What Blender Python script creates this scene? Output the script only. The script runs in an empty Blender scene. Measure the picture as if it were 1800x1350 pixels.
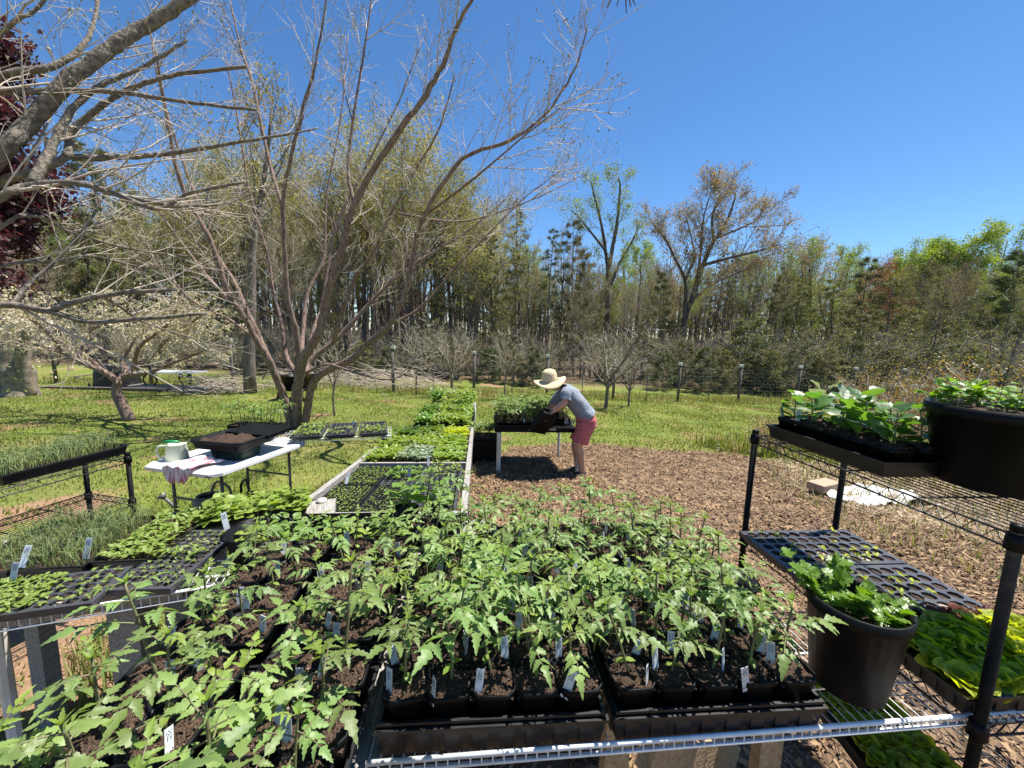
import bpy, math, random
import numpy as np
from mathutils import Matrix, Vector, Euler
rnd = random.Random(7)
nrs = np.random.RandomState(11)
C = bpy.context.scene.collection
R = math.radians

# ---------------------------------------------------------------- camera
FPX, CX, CY, CAMH = 690.0, 900.0, 675.0, 1.75      # focal length and centre in the photograph's 1800 x 1350 pixels
_p, _r = R(7.4), R(1.5)
_W = np.array([0, math.cos(_p), -math.sin(_p)])
_R0 = np.array([1.0, 0, 0]); _U0 = np.cross(_R0, _W)
_Rt = _R0 * math.cos(_r) + _U0 * math.sin(_r)
_Up = _U0 * math.cos(_r) - _R0 * math.sin(_r)
cam_data = bpy.data.cameras.new('camera'); cam = bpy.data.objects.new('camera', cam_data); C.objects.link(cam)
cam_data.sensor_width = 36.0; cam_data.lens = 36.0 * FPX / 1800.0
cam_data.clip_start = 0.02; cam_data.clip_end = 1500
cam.matrix_world = Matrix(((_Rt[0], _Up[0], -_W[0], 0), (_Rt[1], _Up[1], -_W[1], 0), (_Rt[2], _Up[2], -_W[2], CAMH), (0, 0, 0, 1)))
bpy.context.scene.camera = cam

# ---------------------------------------------------------------- sky and sun
SUN_AZ, SUN_EL = R(64), R(67)                        # azimuth clockwise from +Y
world = bpy.data.worlds.new('World'); bpy.context.scene.world = world; world.use_nodes = True
wn = world.node_tree.nodes; bgn = wn['Background']
sky = wn.new('ShaderNodeTexSky'); sky.sky_type = 'NISHITA'; sky.sun_disc = False
sky.sun_elevation = SUN_EL; sky.sun_rotation = SUN_AZ
sky.altitude = 1200; sky.air_density = 1.0; sky.dust_density = 0.0; sky.ozone_density = 4.5
hsv = wn.new('ShaderNodeHueSaturation'); hsv.inputs['Saturation'].default_value = 1.16
world.node_tree.links.new(sky.outputs[0], hsv.inputs['Color']); world.node_tree.links.new(hsv.outputs[0], bgn.inputs[0]); bgn.inputs[1].default_value = 0.087
sun_d = bpy.data.lights.new('sun', 'SUN'); sun_d.energy = 5.0; sun_d.angle = R(0.53); sun_d.color = (1.0, 0.95, 0.87)
sun = bpy.data.objects.new('sun', sun_d); C.objects.link(sun)
_s = Vector((math.cos(SUN_EL) * math.sin(SUN_AZ), math.cos(SUN_EL) * math.cos(SUN_AZ), math.sin(SUN_EL)))
sun.rotation_euler = _s.to_track_quat('Z', 'Y').to_euler(); sun.location = (20, 10, 40)
vs = bpy.context.scene.view_settings
vs.view_transform = 'Standard'; vs.look = 'None'; vs.exposure = 1.02; vs.gamma = 1.0; vs.use_curve_mapping = False
bpy.context.scene.cycles.max_bounces = 6
bpy.context.scene.cycles.transparent_max_bounces = 6

# ---------------------------------------------------------------- layout helpers: where a point seen at a pixel stands in the place
def ray(px, py): return _Rt * (px - CX) / FPX + _Up * (CY - py) / FPX + _W
CAM = np.array([0, 0, CAMH])
def aty(px, py, y):
    d = ray(px, py); return CAM + d * (y / d[1])
def atz(px, py, z):
    d = ray(px, py); return CAM + d * ((z - CAMH) / d[2])
def G(x, y):
    "height of the ground: a garden that falls gently away from the camera, flat from the fence on"
    if y < 1: d = 0.0
    elif y < 11: d = 0.05 * (y - 1)
    elif y < 20: d = 0.5 + 0.05 * (y - 11) - 0.05 * (y - 11) ** 2 / 18
    else: d = 0.725
    return -d - 0.012 * max(-40, min(40, x)) * min(1, max(0, (y - 4) / 8))
def gp(x, y, dz=0.0): return np.array([x, y, G(x, y) + dz])
def unit(v):
    v = np.asarray(v, float); n = math.sqrt(v @ v); return v / n if n > 1e-9 else np.array([0, 0, 1.0])
def cross(a, b): return np.array([a[1]*b[2]-a[2]*b[1], a[2]*b[0]-a[0]*b[2], a[0]*b[1]-a[1]*b[0]])

# ---------------------------------------------------------------- mesh builder
class MB:
    def __init__(s): s.v = []; s.nv = 0; s.f = {}; s.idx = []
    def add(s, v, f, m=0):
        v = np.asarray(v, float).reshape(-1, 3); off = s.nv; s.v.append(v); s.nv += len(v)
        for fc in f: s.idx.append(([i + off for i in fc], m))
        return off
    def addarr(s, v, f, m=0):
        "f: (n,3) or (n,4) integer array, for big batches"
        v = np.asarray(v, float).reshape(-1, 3); f = np.asarray(f, np.int64) + s.nv
        s.v.append(v); s.nv += len(v); s.f.setdefault((f.shape[1], m), []).append(f)
    def box(s, c, size, rot=None, m=0):
        hx, hy, hz = [q / 2 for q in size]
        v = np.array([[x, y, z] for z in (-hz, hz) for y in (-hy, hy) for x in (-hx, hx)])
        if rot is not None: v = v @ np.asarray(rot).T
        s.add(v + np.asarray(c), [(0, 2, 3, 1), (4, 5, 7, 6), (0, 1, 5, 4), (2, 6, 7, 3), (0, 4, 6, 2), (1, 3, 7, 5)], m)
    def bar(s, a, b, w, h, m=0):
        "a beam from a to b, w across, h upright"
        a = np.asarray(a, float); b = np.asarray(b, float); d = b - a; L = math.sqrt(d @ d); x = d / L
        up = np.array([0, 0, 1.0]) if abs(x[2]) < 0.95 else np.array([0, 1.0, 0])
        y = unit(cross(up, x)); z = cross(x, y)
        s.box((a + b) / 2, (L, w, h), np.stack([x, y, z], 1), m)
    def tube(s, pts, rad, n=6, m=0, cap=True):
        P = np.asarray(pts, float); k = len(P)
        rad = np.full(k, rad, float) if np.isscalar(rad) else np.asarray(rad, float)
        T = np.empty_like(P); T[1:-1] = P[2:] - P[:-2]; T[0] = P[1] - P[0]; T[-1] = P[-1] - P[-2]
        T /= np.maximum(np.linalg.norm(T, axis=1), 1e-9)[:, None]
        a = np.array([0, 0, 1.0]) if abs(T[0][2]) < 0.9 else np.array([1.0, 0, 0])
        N = np.empty_like(P); q = a
        for i in range(k):
            q = q - T[i] * (q @ T[i]); l = math.sqrt(q @ q)
            if l < 1e-6: q = unit(cross(T[i], np.array([0.3, 0.7, 0.2])))
            else: q = q / l
            N[i] = q
        B = np.cross(T, N)
        ang = np.arange(n) * (2 * math.pi / n)
        V = P[:, None] + rad[:, None, None] * (np.cos(ang)[None, :, None] * N[:, None] + np.sin(ang)[None, :, None] * B[:, None])
        i = np.arange(k - 1)[:, None] * n; j = np.arange(n)[None]; j2 = (j + 1) % n
        F = np.stack([i + j, i + j2, i + n + j2, i + n + j], -1).reshape(-1, 4)
        off = s.nv
        s.addarr(V.reshape(-1, 3), F, m)
        if cap and n > 3:
            s.idx.append(([off + t for t in range(n)][::-1], m)); s.idx.append(([off + (k - 1) * n + t for t in range(n)], m))
    def lathe(s, prof, n=24, c=(0, 0, 0), m=0, sq=None):
        "prof: (r, z) pairs; sq = squareness exponent for rounded-square rings"
        ang = np.arange(n) * (2 * math.pi / n) + (math.pi / n if sq else 0)
        ca, sa = np.cos(ang), np.sin(ang)
        if sq:
            k = (np.abs(ca) ** sq + np.abs(sa) ** sq) ** (-1 / sq); ca, sa = ca * k, sa * k
        V = np.array([[[r * ca[j] + c[0], r * sa[j] + c[1], z + c[2]] for j in range(n)] for r, z in prof])
        k = len(prof); i = np.arange(k - 1)[:, None] * n; j = np.arange(n)[None]; j2 = (j + 1) % n
        s.addarr(V.reshape(-1, 3), np.stack([i + j, i + j2, i + n + j2, i + n + j], -1).reshape(-1, 4), m)
    def mesh(s, name, mats, smooth=False):
        me = bpy.data.meshes.new(name)
        V = np.concatenate(s.v) if s.v else np.zeros((0, 3))
        loops, starts, tot, mi = [], [], [], []; cur = 0
        for (k, m), arrs in s.f.items():
            F = np.concatenate(arrs); loops.append(F.ravel()); starts.append(cur + np.arange(len(F)) * k); tot.append(np.full(len(F), k)); mi.append(np.full(len(F), m)); cur += F.size
        if s.idx:
            ln = np.array([len(f) for f, _ in s.idx]); loops.append(np.concatenate([np.array(f) for f, _ in s.idx]))
            starts.append(cur + np.concatenate([[0], np.cumsum(ln)[:-1]])); tot.append(ln); mi.append(np.array([m for _, m in s.idx])); cur += int(ln.sum())
        loops = np.concatenate(loops).astype(np.int32); starts = np.concatenate(starts).astype(np.int32); tot = np.concatenate(tot).astype(np.int32)
        me.vertices.add(len(V)); me.vertices.foreach_set('co', V.astype(np.float32).ravel())
        me.loops.add(len(loops)); me.loops.foreach_set('vertex_index', loops)
        me.polygons.add(len(starts)); me.polygons.foreach_set('loop_start', starts)
        try: me.polygons.foreach_set('loop_total', tot)
        except Exception: pass
        me.polygons.foreach_set('material_index', np.concatenate(mi).astype(np.int32))
        for m in (mats if isinstance(mats, (list, tuple)) else [mats]): me.materials.append(m)
        me.update(calc_edges=True); me.validate()
        me.polygons.foreach_set('use_smooth', np.full(len(me.polygons), bool(smooth)))
        return me
    def build(s, name, mats, parent=None, smooth=False, loc=None):
        return link(name, s.mesh(name, mats, smooth), parent, loc)
def link(name, data, parent=None, loc=None, rot=None, scale=None):
    o = bpy.data.objects.new(name, data); C.objects.link(o)
    if parent is not None: o.parent = parent
    if loc is not None: o.location = [float(q) for q in loc]
    if rot is not None: o.rotation_euler = rot
    if scale is not None: o.scale = scale if hasattr(scale, '__len__') else (scale,) * 3
    return o
def tag(o, label=None, cat=None, group=None, kind=None):
    if label: o['label'] = label
    if cat: o['category'] = cat
    if group: o['group'] = group
    if kind: o['kind'] = kind
    return o
def thing(name, label, cat, loc=(0, 0, 0), rot=(0, 0, 0), group=None, scale=None):
    return tag(link(name, None, None, loc, rot, scale), label, cat, group)
def rotz(a):
    c, s = math.cos(a), math.sin(a); return np.array([[c, -s, 0], [s, c, 0], [0, 0, 1.0]])
ORD = ['first', 'second', 'third', 'fourth', 'fifth', 'sixth', 'seventh', 'eighth', 'ninth', 'tenth', 'eleventh', 'twelfth']

# ---------------------------------------------------------------- materials
def mat(name, col, col2=None, rough=0.7, scale=20.0, bump=0.0, metal=0.0, spec=0.5, detail=4.0, stretch=None, lo=0.35, hi=0.65, objrand=0.0, trans=None, coat=0.0):
    m = bpy.data.materials.new(name); m.use_nodes = True; nt = m.node_tree; N, Lk = nt.nodes, nt.links
    b = N['Principled BSDF']; out = N['Material Output']
    b.inputs['Roughness'].default_value = rough; b.inputs['Metallic'].default_value = metal
    b.inputs['Specular IOR Level'].default_value = spec; b.inputs['Coat Weight'].default_value = coat
    tc = N.new('ShaderNodeTexCoord'); src = tc.outputs['Object']
    if stretch:
        mp = N.new('ShaderNodeMapping'); mp.inputs['Scale'].default_value = stretch; Lk.new(src, mp.inputs[0]); src = mp.outputs[0]
    nz = N.new('ShaderNodeTexNoise'); nz.inputs['Scale'].default_value = scale; nz.inputs['Detail'].default_value = detail; Lk.new(src, nz.inputs['Vector'])
    rp = N.new('ShaderNodeValToRGB'); rp.color_ramp.elements[0].position = lo; rp.color_ramp.elements[1].position = hi
    c2 = col2 or tuple(q * 0.75 for q in col)
    rp.color_ramp.elements[0].color = (*col, 1); rp.color_ramp.elements[1].color = (*c2, 1)
    Lk.new(nz.outputs['Fac'], rp.inputs[0]); cs = rp.outputs[0]
    if objrand:
        oi = N.new('ShaderNodeObjectInfo'); hs = N.new('ShaderNodeHueSaturation')
        mr = N.new('ShaderNodeMapRange'); mr.inputs[3].default_value = 1 - objrand; mr.inputs[4].default_value = 1 + objrand
        Lk.new(oi.outputs['Random'], mr.inputs[0]); Lk.new(mr.outputs[0], hs.inputs['Value'])
        mh = N.new('ShaderNodeMapRange'); mh.inputs[3].default_value = 0.5 - objrand * 0.06; mh.inputs[4].default_value = 0.5 + objrand * 0.06
        ml = N.new('ShaderNodeMath'); ml.operation = 'MULTIPLY'; ml.inputs[1].default_value = 7.31; fr = N.new('ShaderNodeMath'); fr.operation = 'FRACT'
        Lk.new(oi.outputs['Random'], ml.inputs[0]); Lk.new(ml.outputs[0], fr.inputs[0]); Lk.new(fr.outputs[0], mh.inputs[0]); Lk.new(mh.outputs[0], hs.inputs['Hue'])
        Lk.new(cs, hs.inputs['Color']); cs = hs.outputs[0]
    Lk.new(cs, b.inputs['Base Color'])
    if bump:
        bp = N.new('ShaderNodeBump'); bp.inputs['Strength'].default_value = bump; bp.inputs['Distance'].default_value = 0.02
        Lk.new(nz.outputs['Fac'], bp.inputs['Height']); Lk.new(bp.outputs[0], b.inputs['Normal'])
    if trans:
        t = N.new('ShaderNodeBsdfTranslucent'); mx = N.new('ShaderNodeMixShader'); mx.inputs[0].default_value = trans[3]
        mc = N.new('ShaderNodeMix'); mc.data_type = 'RGBA'; mc.blend_type = 'MULTIPLY'; mc.inputs[0].default_value = 1.0
        Lk.new(cs, mc.inputs[6]); mc.inputs[7].default_value = (*trans[:3], 1); Lk.new(mc.outputs[2], t.inputs[0])
        Lk.new(b.outputs[0], mx.inputs[1]); Lk.new(t.outputs[0], mx.inputs[2]); Lk.new(mx.outputs[0], out.inputs[0])
    return m
M = {}
M['black_plastic'] = mat('black_plastic', (0.0026, 0.003, 0.0038), (0.008, 0.008, 0.0082), rough=0.5, scale=7, bump=0.05, spec=0.18, detail=9, lo=0.5, hi=0.8)
M['tray_plastic'] = mat('tray_plastic', (0.0065, 0.0072, 0.0085), (0.017, 0.0175, 0.0185), rough=0.42, scale=14, bump=0.08, spec=0.5)
M['plug_plastic'] = mat('plug_plastic', (0.04, 0.042, 0.05), (0.06, 0.06, 0.068), rough=0.4, scale=25, spec=0.5)
M['soil'] = mat('potting_soil', (0.04, 0.022, 0.013), (0.15, 0.09, 0.055), rough=0.95, scale=260, bump=0.9, detail=3, lo=0.4, hi=0.68)
M['perlite'] = mat('perlite', (0.5, 0.42, 0.34), (0.28, 0.2, 0.14), rough=0.9, scale=90)
M['tag'] = mat('white_label_plastic', (0.62, 0.66, 0.7), (0.52, 0.56, 0.6), rough=0.45, scale=30, objrand=0.1)
M['ink'] = mat('ink', (0.03, 0.04, 0.09), rough=0.6)
M['white_wire'] = mat('white_vinyl_wire', (0.82, 0.83, 0.85), (0.7, 0.72, 0.74), rough=0.35, scale=40)
M['black_wire'] = mat('black_coated_wire', (0.012, 0.012, 0.013), (0.03, 0.03, 0.03), rough=0.45, scale=60)
M['black_post'] = mat('black_painted_post', (0.004, 0.004, 0.004), (0.012, 0.011, 0.0095), rough=0.55, scale=20, bump=0.15, spec=0.15, detail=8, lo=0.5, hi=0.8)
M['grey_wood'] = mat('weathered_wood', (0.2, 0.185, 0.165), (0.36, 0.34, 0.31), rough=0.85, scale=9, stretch=(14, 1.2, 14), bump=0.35)
M['raw_wood'] = mat('raw_timber', (0.3, 0.2, 0.11), (0.45, 0.33, 0.2), rough=0.8, scale=7, stretch=(12, 1, 12), bump=0.25)
M['pvc'] = mat('white_pvc', (0.72, 0.71, 0.67), (0.55, 0.52, 0.46), rough=0.4, scale=9)
M['table_white'] = mat('white_blow_moulded_plastic', (0.72, 0.72, 0.71), (0.5, 0.48, 0.44), rough=0.45, scale=4, lo=0.5, hi=0.8, detail=10)
M['table_leg'] = mat('grey_steel', (0.07, 0.07, 0.07), (0.12, 0.11, 0.1), rough=0.5, scale=30)
M['tomato'] = mat('tomato_leaf', (0.165, 0.25, 0.068), (0.19, 0.28, 0.085), rough=0.46, scale=22, bump=0.3, objrand=0.24, trans=(1.4, 1.45, 0.35, 0.34), spec=0.4)
M['tomato_young'] = mat('young_tomato_leaf', (0.18, 0.27, 0.045), (0.23, 0.32, 0.06), rough=0.5, scale=50, objrand=0.12, trans=(1.5, 1.5, 0.5, 0.36), spec=0.35)
M['stem'] = mat('green_stem', (0.12, 0.15, 0.05), (0.16, 0.13, 0.075), rough=0.6, scale=25)
M['pepper'] = mat('pepper_leaf', (0.13, 0.24, 0.035), (0.19, 0.31, 0.06), rough=0.38, scale=35, bump=0.25, objrand=0.15, trans=(1.5, 1.5, 0.45, 0.38), spec=0.5)
M['bean'] = mat('pale_seedling_leaf', (0.2, 0.29, 0.045), (0.27, 0.36, 0.08), rough=0.42, scale=30, bump=0.25, objrand=0.12, trans=(1.4, 1.35, 0.4, 0.4), spec=0.45)
M['lettuce'] = mat('lettuce_leaf', (0.36, 0.44, 0.03), (0.44, 0.52, 0.05), rough=0.45, scale=28, bump=0.5, objrand=0.1, trans=(1.5, 1.4, 0.3, 0.55))
M['red_lettuce'] = mat('red_lettuce_leaf', (0.1, 0.025, 0.02), (0.16, 0.09, 0.03), rough=0.45, scale=20, bump=0.4, trans=(1.6, 0.8, 0.5, 0.3))
M['kale'] = mat('nasturtium_leaf', (0.07, 0.15, 0.035), (0.12, 0.21, 0.06), rough=0.4, scale=20, bump=0.3, objrand=0.25, trans=(1.6, 1.8, 0.4, 0.42))
M['glaucous'] = mat('glaucous_leaf', (0.2, 0.27, 0.17), (0.28, 0.34, 0.22), rough=0.5, scale=25, bump=0.3, trans=(1.3, 1.3, 0.7, 0.3))
M['celery'] = mat('celery_leaf', (0.1, 0.2, 0.02), (0.16, 0.27, 0.035), rough=0.32, scale=35, bump=0.3, trans=(1.6, 1.6, 0.35, 0.42), spec=0.6)
M['onion'] = mat('onion_leaf', (0.28, 0.37, 0.18), (0.36, 0.42, 0.17), rough=0.45, scale=12, trans=(1.5, 1.4, 0.6, 0.4))
M['seedling'] = mat('seedling_leaf', (0.16, 0.25, 0.04), (0.24, 0.31, 0.07), rough=0.5, scale=40, trans=(1.5, 1.4, 0.5, 0.35))
M['bark'] = mat('grey_brown_bark', (0.115, 0.072, 0.055), (0.26, 0.185, 0.145), rough=0.9, scale=10, stretch=(3, 3, 0.7), bump=0.6)
M['bark_grey'] = mat('grey_limb_bark', (0.1, 0.083, 0.063), (0.23, 0.195, 0.15), rough=0.9, scale=22, stretch=(1.5, 1.5, 1.5), bump=0.9)
M['twig'] = mat('twig_bark', (0.3, 0.24, 0.18), (0.5, 0.43, 0.35), rough=0.7, scale=6)
M['forest_bark'] = mat('forest_bark', (0.075, 0.06, 0.05), (0.16, 0.135, 0.115), rough=0.95, scale=5, stretch=(3, 3, 0.6), objrand=0.25)
M['forest_twig'] = mat('forest_twig', (0.22, 0.195, 0.16), (0.36, 0.32, 0.27), rough=0.9, scale=2, objrand=0.2)
M['bud'] = mat('green_bud', (0.17, 0.2, 0.06), (0.25, 0.24, 0.1), rough=0.7, scale=20)
M['leaf_spring'] = mat('spring_leaf', (0.2, 0.28, 0.04), (0.28, 0.36, 0.065), rough=0.6, scale=1.2, objrand=0.15, trans=(1.4, 1.4, 0.5, 0.4))
M['leaf_olive'] = mat('olive_bud_leaf', (0.25, 0.25, 0.075), (0.36, 0.33, 0.12), rough=0.7, scale=0.8, objrand=0.2, trans=(1.3, 1.2, 0.6, 0.35))
M['leaf_tan'] = mat('tan_bud_leaf', (0.25, 0.21, 0.09), (0.37, 0.31, 0.16), rough=0.7, scale=0.8, objrand=0.2, trans=(1.3, 1.1, 0.7, 0.35))
M['leaf_rust'] = mat('rust_bud_leaf', (0.2, 0.08, 0.045), (0.3, 0.15, 0.08), rough=0.7, scale=0.8, objrand=0.2, trans=(1.4, 1.0, 0.6, 0.3))
M['maple'] = mat('crimson_maple_leaf', (0.045, 0.013, 0.02), (0.085, 0.03, 0.038), rough=0.55, scale=2, trans=(1.8, 0.8, 0.8, 0.3))
M['needle'] = mat('pine_needle', (0.055, 0.08, 0.025), (0.1, 0.12, 0.04), rough=0.6, scale=1.0, objrand=0.3, trans=(1.3, 1.2, 0.5, 0.2))
M['needle_olive'] = mat('olive_pine_needle', (0.13, 0.14, 0.042), (0.2, 0.195, 0.065), rough=0.6, scale=1.0, objrand=0.3, trans=(1.3, 1.2, 0.5, 0.2))
M['blossom'] = mat('cream_blossom', (0.58, 0.5, 0.33), (0.72, 0.65, 0.47), rough=0.7, scale=6, trans=(1.0, 0.95, 0.85, 0.35))
M['skin'] = mat('skin', (0.5, 0.26, 0.18), (0.58, 0.33, 0.23), rough=0.5, scale=12)
# ================================================================ ground
def ground_material():
    m = bpy.data.materials.new('lawn'); m.use_nodes = True; nt = m.node_tree; N, Lk = nt.nodes, nt.links; b = N['Principled BSDF']
    b.inputs['Roughness'].default_value = 0.95; b.inputs['Specular IOR Level'].default_value = 0.15
    tc = N.new('ShaderNodeTexCoord')
    def noise(s, d=4):
        n = N.new('ShaderNodeTexNoise'); n.inputs['Scale'].default_value = s; n.inputs['Detail'].default_value = d; Lk.new(tc.outputs['Object'], n.inputs['Vector']); return n.outputs['Fac']
    def ramp(f, stops):
        r = N.new('ShaderNodeValToRGB'); e = r.color_ramp.elements
        while len(e) < len(stops): e.new(0.5)
        for q, (p, c) in zip(e, stops): q.position = p; q.color = (*c, 1)
        Lk.new(f, r.inputs[0]); return r.outputs[0]
    def mix(f, a, c, mode='MIX'):
        x = N.new('ShaderNodeMix'); x.data_type = 'RGBA'; x.blend_type = mode
        if isinstance(f, float): x.inputs[0].default_value = f
        else: Lk.new(f, x.inputs[0])
        Lk.new(a, x.inputs[6]); Lk.new(c, x.inputs[7]); return x.outputs[2]
    grass = ramp(noise(0.55, 6), [(0.3, (0.125, 0.175, 0.03)), (0.48, (0.17, 0.215, 0.042)), (0.62, (0.23, 0.235, 0.065)), (0.75, (0.29, 0.24, 0.11))])
    fine = ramp(noise(34, 5), [(0.3, (0.55, 0.55, 0.55)), (0.7, (1.35, 1.35, 1.3))])
    c = mix(1.0, grass, fine, 'MULTIPLY')
    # bare clay showing through worn turf around the benches on the left
    dirt = ramp(noise(60, 4), [(0.3, (0.24, 0.14, 0.08)), (0.7, (0.42, 0.27, 0.17))])
    sp = N.new('ShaderNodeSeparateXYZ'); Lk.new(tc.outputs['Object'], sp.inputs[0])
    my = N.new('ShaderNodeMapRange'); my.inputs[1].default_value = 5.5; my.inputs[2].default_value = 3.0; Lk.new(sp.outputs['Y'], my.inputs[0])
    mn = N.new('ShaderNodeMath'); mn.operation = 'MULTIPLY_ADD'; mn.inputs[1].default_value = 0.13; mn.inputs[2].default_value = 0.0; Lk.new(my.outputs[0], mn.inputs[0])
    ad = N.new('ShaderNodeMath'); ad.operation = 'ADD'; Lk.new(noise(0.9, 7), ad.inputs[0]); Lk.new(mn.outputs[0], ad.inputs[1])
    dm = N.new('ShaderNodeMapRange'); dm.inputs[1].default_value = 0.585; dm.inputs[2].default_value = 0.66; Lk.new(ad.outputs[0], dm.inputs[0])
    c = mix(dm.outputs[0], c, dirt)
    # leaf litter under the wood
    lit = ramp(noise(3.0, 6), [(0.3, (0.1, 0.07, 0.045)), (0.7, (0.24, 0.17, 0.11))])
    fy = N.new('ShaderNodeMapRange'); fy.inputs[1].default_value = 18.5; fy.inputs[2].default_value = 21.0; Lk.new(sp.outputs['Y'], fy.inputs[0])
    fn = N.new('ShaderNodeMath'); fn.operation = 'MULTIPLY_ADD'; fn.inputs[1].default_value = 1.2; fn.inputs[2].default_value = -0.6; Lk.new(noise(0.4, 5), fn.inputs[0])
    fa = N.new('ShaderNodeMath'); fa.operation = 'ADD'; fa.use_clamp = True; Lk.new(fy.outputs[0], fa.inputs[0]); Lk.new(fn.outputs[0], fa.inputs[1])
    c = mix(fa.outputs[0], c, lit)
    Lk.new(c, b.inputs['Base Color'])
    bp = N.new('ShaderNodeBump'); bp.inputs['Strength'].default_value = 0.9; bp.inputs['Distance'].default_value = 0.05; Lk.new(noise(45, 5), bp.inputs['Height']); Lk.new(bp.outputs[0], b.inputs['Normal'])
    return m
M['lawn'] = ground_material()
xs = np.concatenate([[-600, -200, -80], np.arange(-40, 40.1, 0.8), [80, 200, 600]])
ys = np.concatenate([[-60, -12], np.arange(-4, 30, 0.5), [32, 36, 42, 50, 70, 120, 300, 900]])
gv = np.array([[x, y, G(x, y) + 0.02 * math.sin(x * 1.3 + y * 0.7) * math.sin(y * 1.1 - x * 0.4) * (1 if 0 < y < 22 else 0)] for y in ys for x in xs])
nx_ = len(xs); ii, jj = np.meshgrid(np.arange(len(ys) - 1), np.arange(nx_ - 1), indexing='ij'); base = (ii * nx_ + jj).ravel()
mb = MB(); mb.addarr(gv, np.stack([base, base + 1, base + nx_ + 1, base + nx_], -1))
tag(mb.build('ground', M['lawn'], smooth=True), 'mown lawn falling gently towards the fence and the wood', kind='structure')
def gz(x, y): return G(x, y) + 0.02 * math.sin(x * 1.3 + y * 0.7) * math.sin(y * 1.1 - x * 0.4) * (1 if 0 < y < 22 else 0)

# mulch bed between the benches
MULCH = [(-0.45, 6.2), (0.1, 6.9), (1.0, 7.25), (1.9, 7.2), (3.0, 6.9), (4.0, 6.75), (4.4, 6.2), (4.1, 5.3), (4.0, 4.5), (4.4, 3.7), (5.4, 3.0), (5.8, 0.8), (5, -1.5), (-2.6, -1.5), (-2.3, 0.9), (-1.5, 1.6), (-1.15, 2.1), (-0.9, 3.0), (-0.7, 4.5)]
def densify(poly, step=0.25, jit=0.07):
    r2 = random.Random(3); out = []
    for (a, b), (c, d) in zip(poly, poly[1:] + poly[:1]):
        n = max(1, int(math.hypot(c - a, d - b) / step))
        for k in range(n): out.append((a + (c - a) * k / n + r2.uniform(-jit, jit), b + (d - b) * k / n + r2.uniform(-jit, jit)))
    return out
MULP = np.array(densify(MULCH))
def inside(poly, X, Y):
    X = np.asarray(X); Y = np.asarray(Y); r = np.zeros(X.shape, bool); n = len(poly)
    for i in range(n):
        x1, y1 = poly[i]; x2, y2 = poly[i - 1]
        c = ((y1 > Y) != (y2 > Y)); r ^= c & (X < (x2 - x1) * (Y - y1) / ((y2 - y1) if y2 != y1 else 1e-9) + x1)
    return r
M['mulch'] = mat('shredded_bark_mulch', (0.07, 0.042, 0.023), (0.25, 0.165, 0.092), rough=0.95, scale=5, bump=1.0, detail=12, lo=0.34, hi=0.66)
def sheet(poly, name, m, label, step=0.14, dz=0.012, amp=0.03):
    poly = np.asarray(poly); x0, y0 = poly.min(0); x1, y1 = poly.max(0)
    X, Y = np.meshgrid(np.arange(x0, x1 + step, step), np.arange(y0, y1 + step, step)); ok = inside(poly, X, Y)
    Z = np.array([[gz(a, b) for a, b in zip(r1, r2)] for r1, r2 in zip(X, Y)]) + dz + amp * (nrs.rand(*X.shape) - 0.3)
    idx = np.arange(X.size).reshape(X.shape); q = ok[:-1, :-1] & ok[1:, :-1] & ok[:-1, 1:] & ok[1:, 1:]
    F = np.stack([idx[:-1, :-1][q], idx[:-1, 1:][q], idx[1:, 1:][q], idx[1:, :-1][q]], -1)
    mb = MB(); mb.addarr(np.stack([X, Y, Z], -1).reshape(-1, 3), F)
    return tag(mb.build(name, m, smooth=True), label, kind='structure')
sheet(MULP, 'mulch_bed', M['mulch'], 'brown shredded bark mulch between the benches')

def clumpf(X, Y, seed=1, n=14, lo=.35, hi=4.5):
    r2 = np.random.RandomState(seed); s = 0
    for _ in range(n):
        a = r2.uniform(0, 6.28); k = 6.28 / np.exp(r2.uniform(math.log(lo), math.log(hi))); s = s + np.sin((X * math.cos(a) + Y * math.sin(a)) * k + r2.uniform(0, 6.28))
    return s / math.sqrt(n / 2) * .6
def scatter_flakes(n, poly, size, m, name, label, far_pow=1.0, flat=0.35, zoff=0.02, asp=0.28, bounds=None):
    poly = np.asarray(poly); x0, y0 = poly.min(0); x1, y1 = poly.max(0)
    if bounds: x0, y0, x1, y1 = bounds
    X = nrs.uniform(x0, x1, n * 2); Y = y0 + (y1 - y0) * nrs.rand(n * 2) ** far_pow
    ok = inside(poly, X, Y) & (nrs.rand(n * 2) < np.clip(.72 + .4 * clumpf(X, Y, n), .4, 1)); X, Y = X[ok][:n], Y[ok][:n]; k = len(X)
    Z = np.array([gz(a, b) for a, b in zip(X, Y)]) + zoff + nrs.rand(k) * 0.03
    a = nrs.uniform(0, 6.28, k); el = nrs.normal(0, flat, k); L = size * (0.5 + nrs.rand(k) ** 2 * 1.6); w = L * asp * (0.5 + nrs.rand(k))
    d = np.stack([np.cos(a) * np.cos(el), np.sin(a) * np.cos(el), np.sin(el)], -1) * L[:, None]
    s = np.stack([-np.sin(a), np.cos(a), nrs.normal(0, 0.4, k)], -1) * w[:, None]
    P = np.stack([X, Y, Z], -1); V = np.stack([P - d / 2 - s / 2, P + d / 2 - s / 2 * 0.6, P + d / 2 + s / 2 * 0.5, P - d / 2 + s / 2], 1)
    F = (np.arange(k) * 4)[:, None] + np.arange(4)
    mb = MB(); mi = nrs.randint(0, len(m), k)
    V = V.reshape(-1, 3)
    for q in range(len(m)):
        sel = mi == q; vv = V.reshape(-1, 4, 3)[sel]; mb.addarr(vv.reshape(-1, 3), (np.arange(len(vv)) * 4)[:, None] + np.arange(4), q)
    return tag(mb.build(name, m), label, kind='stuff')
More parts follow.
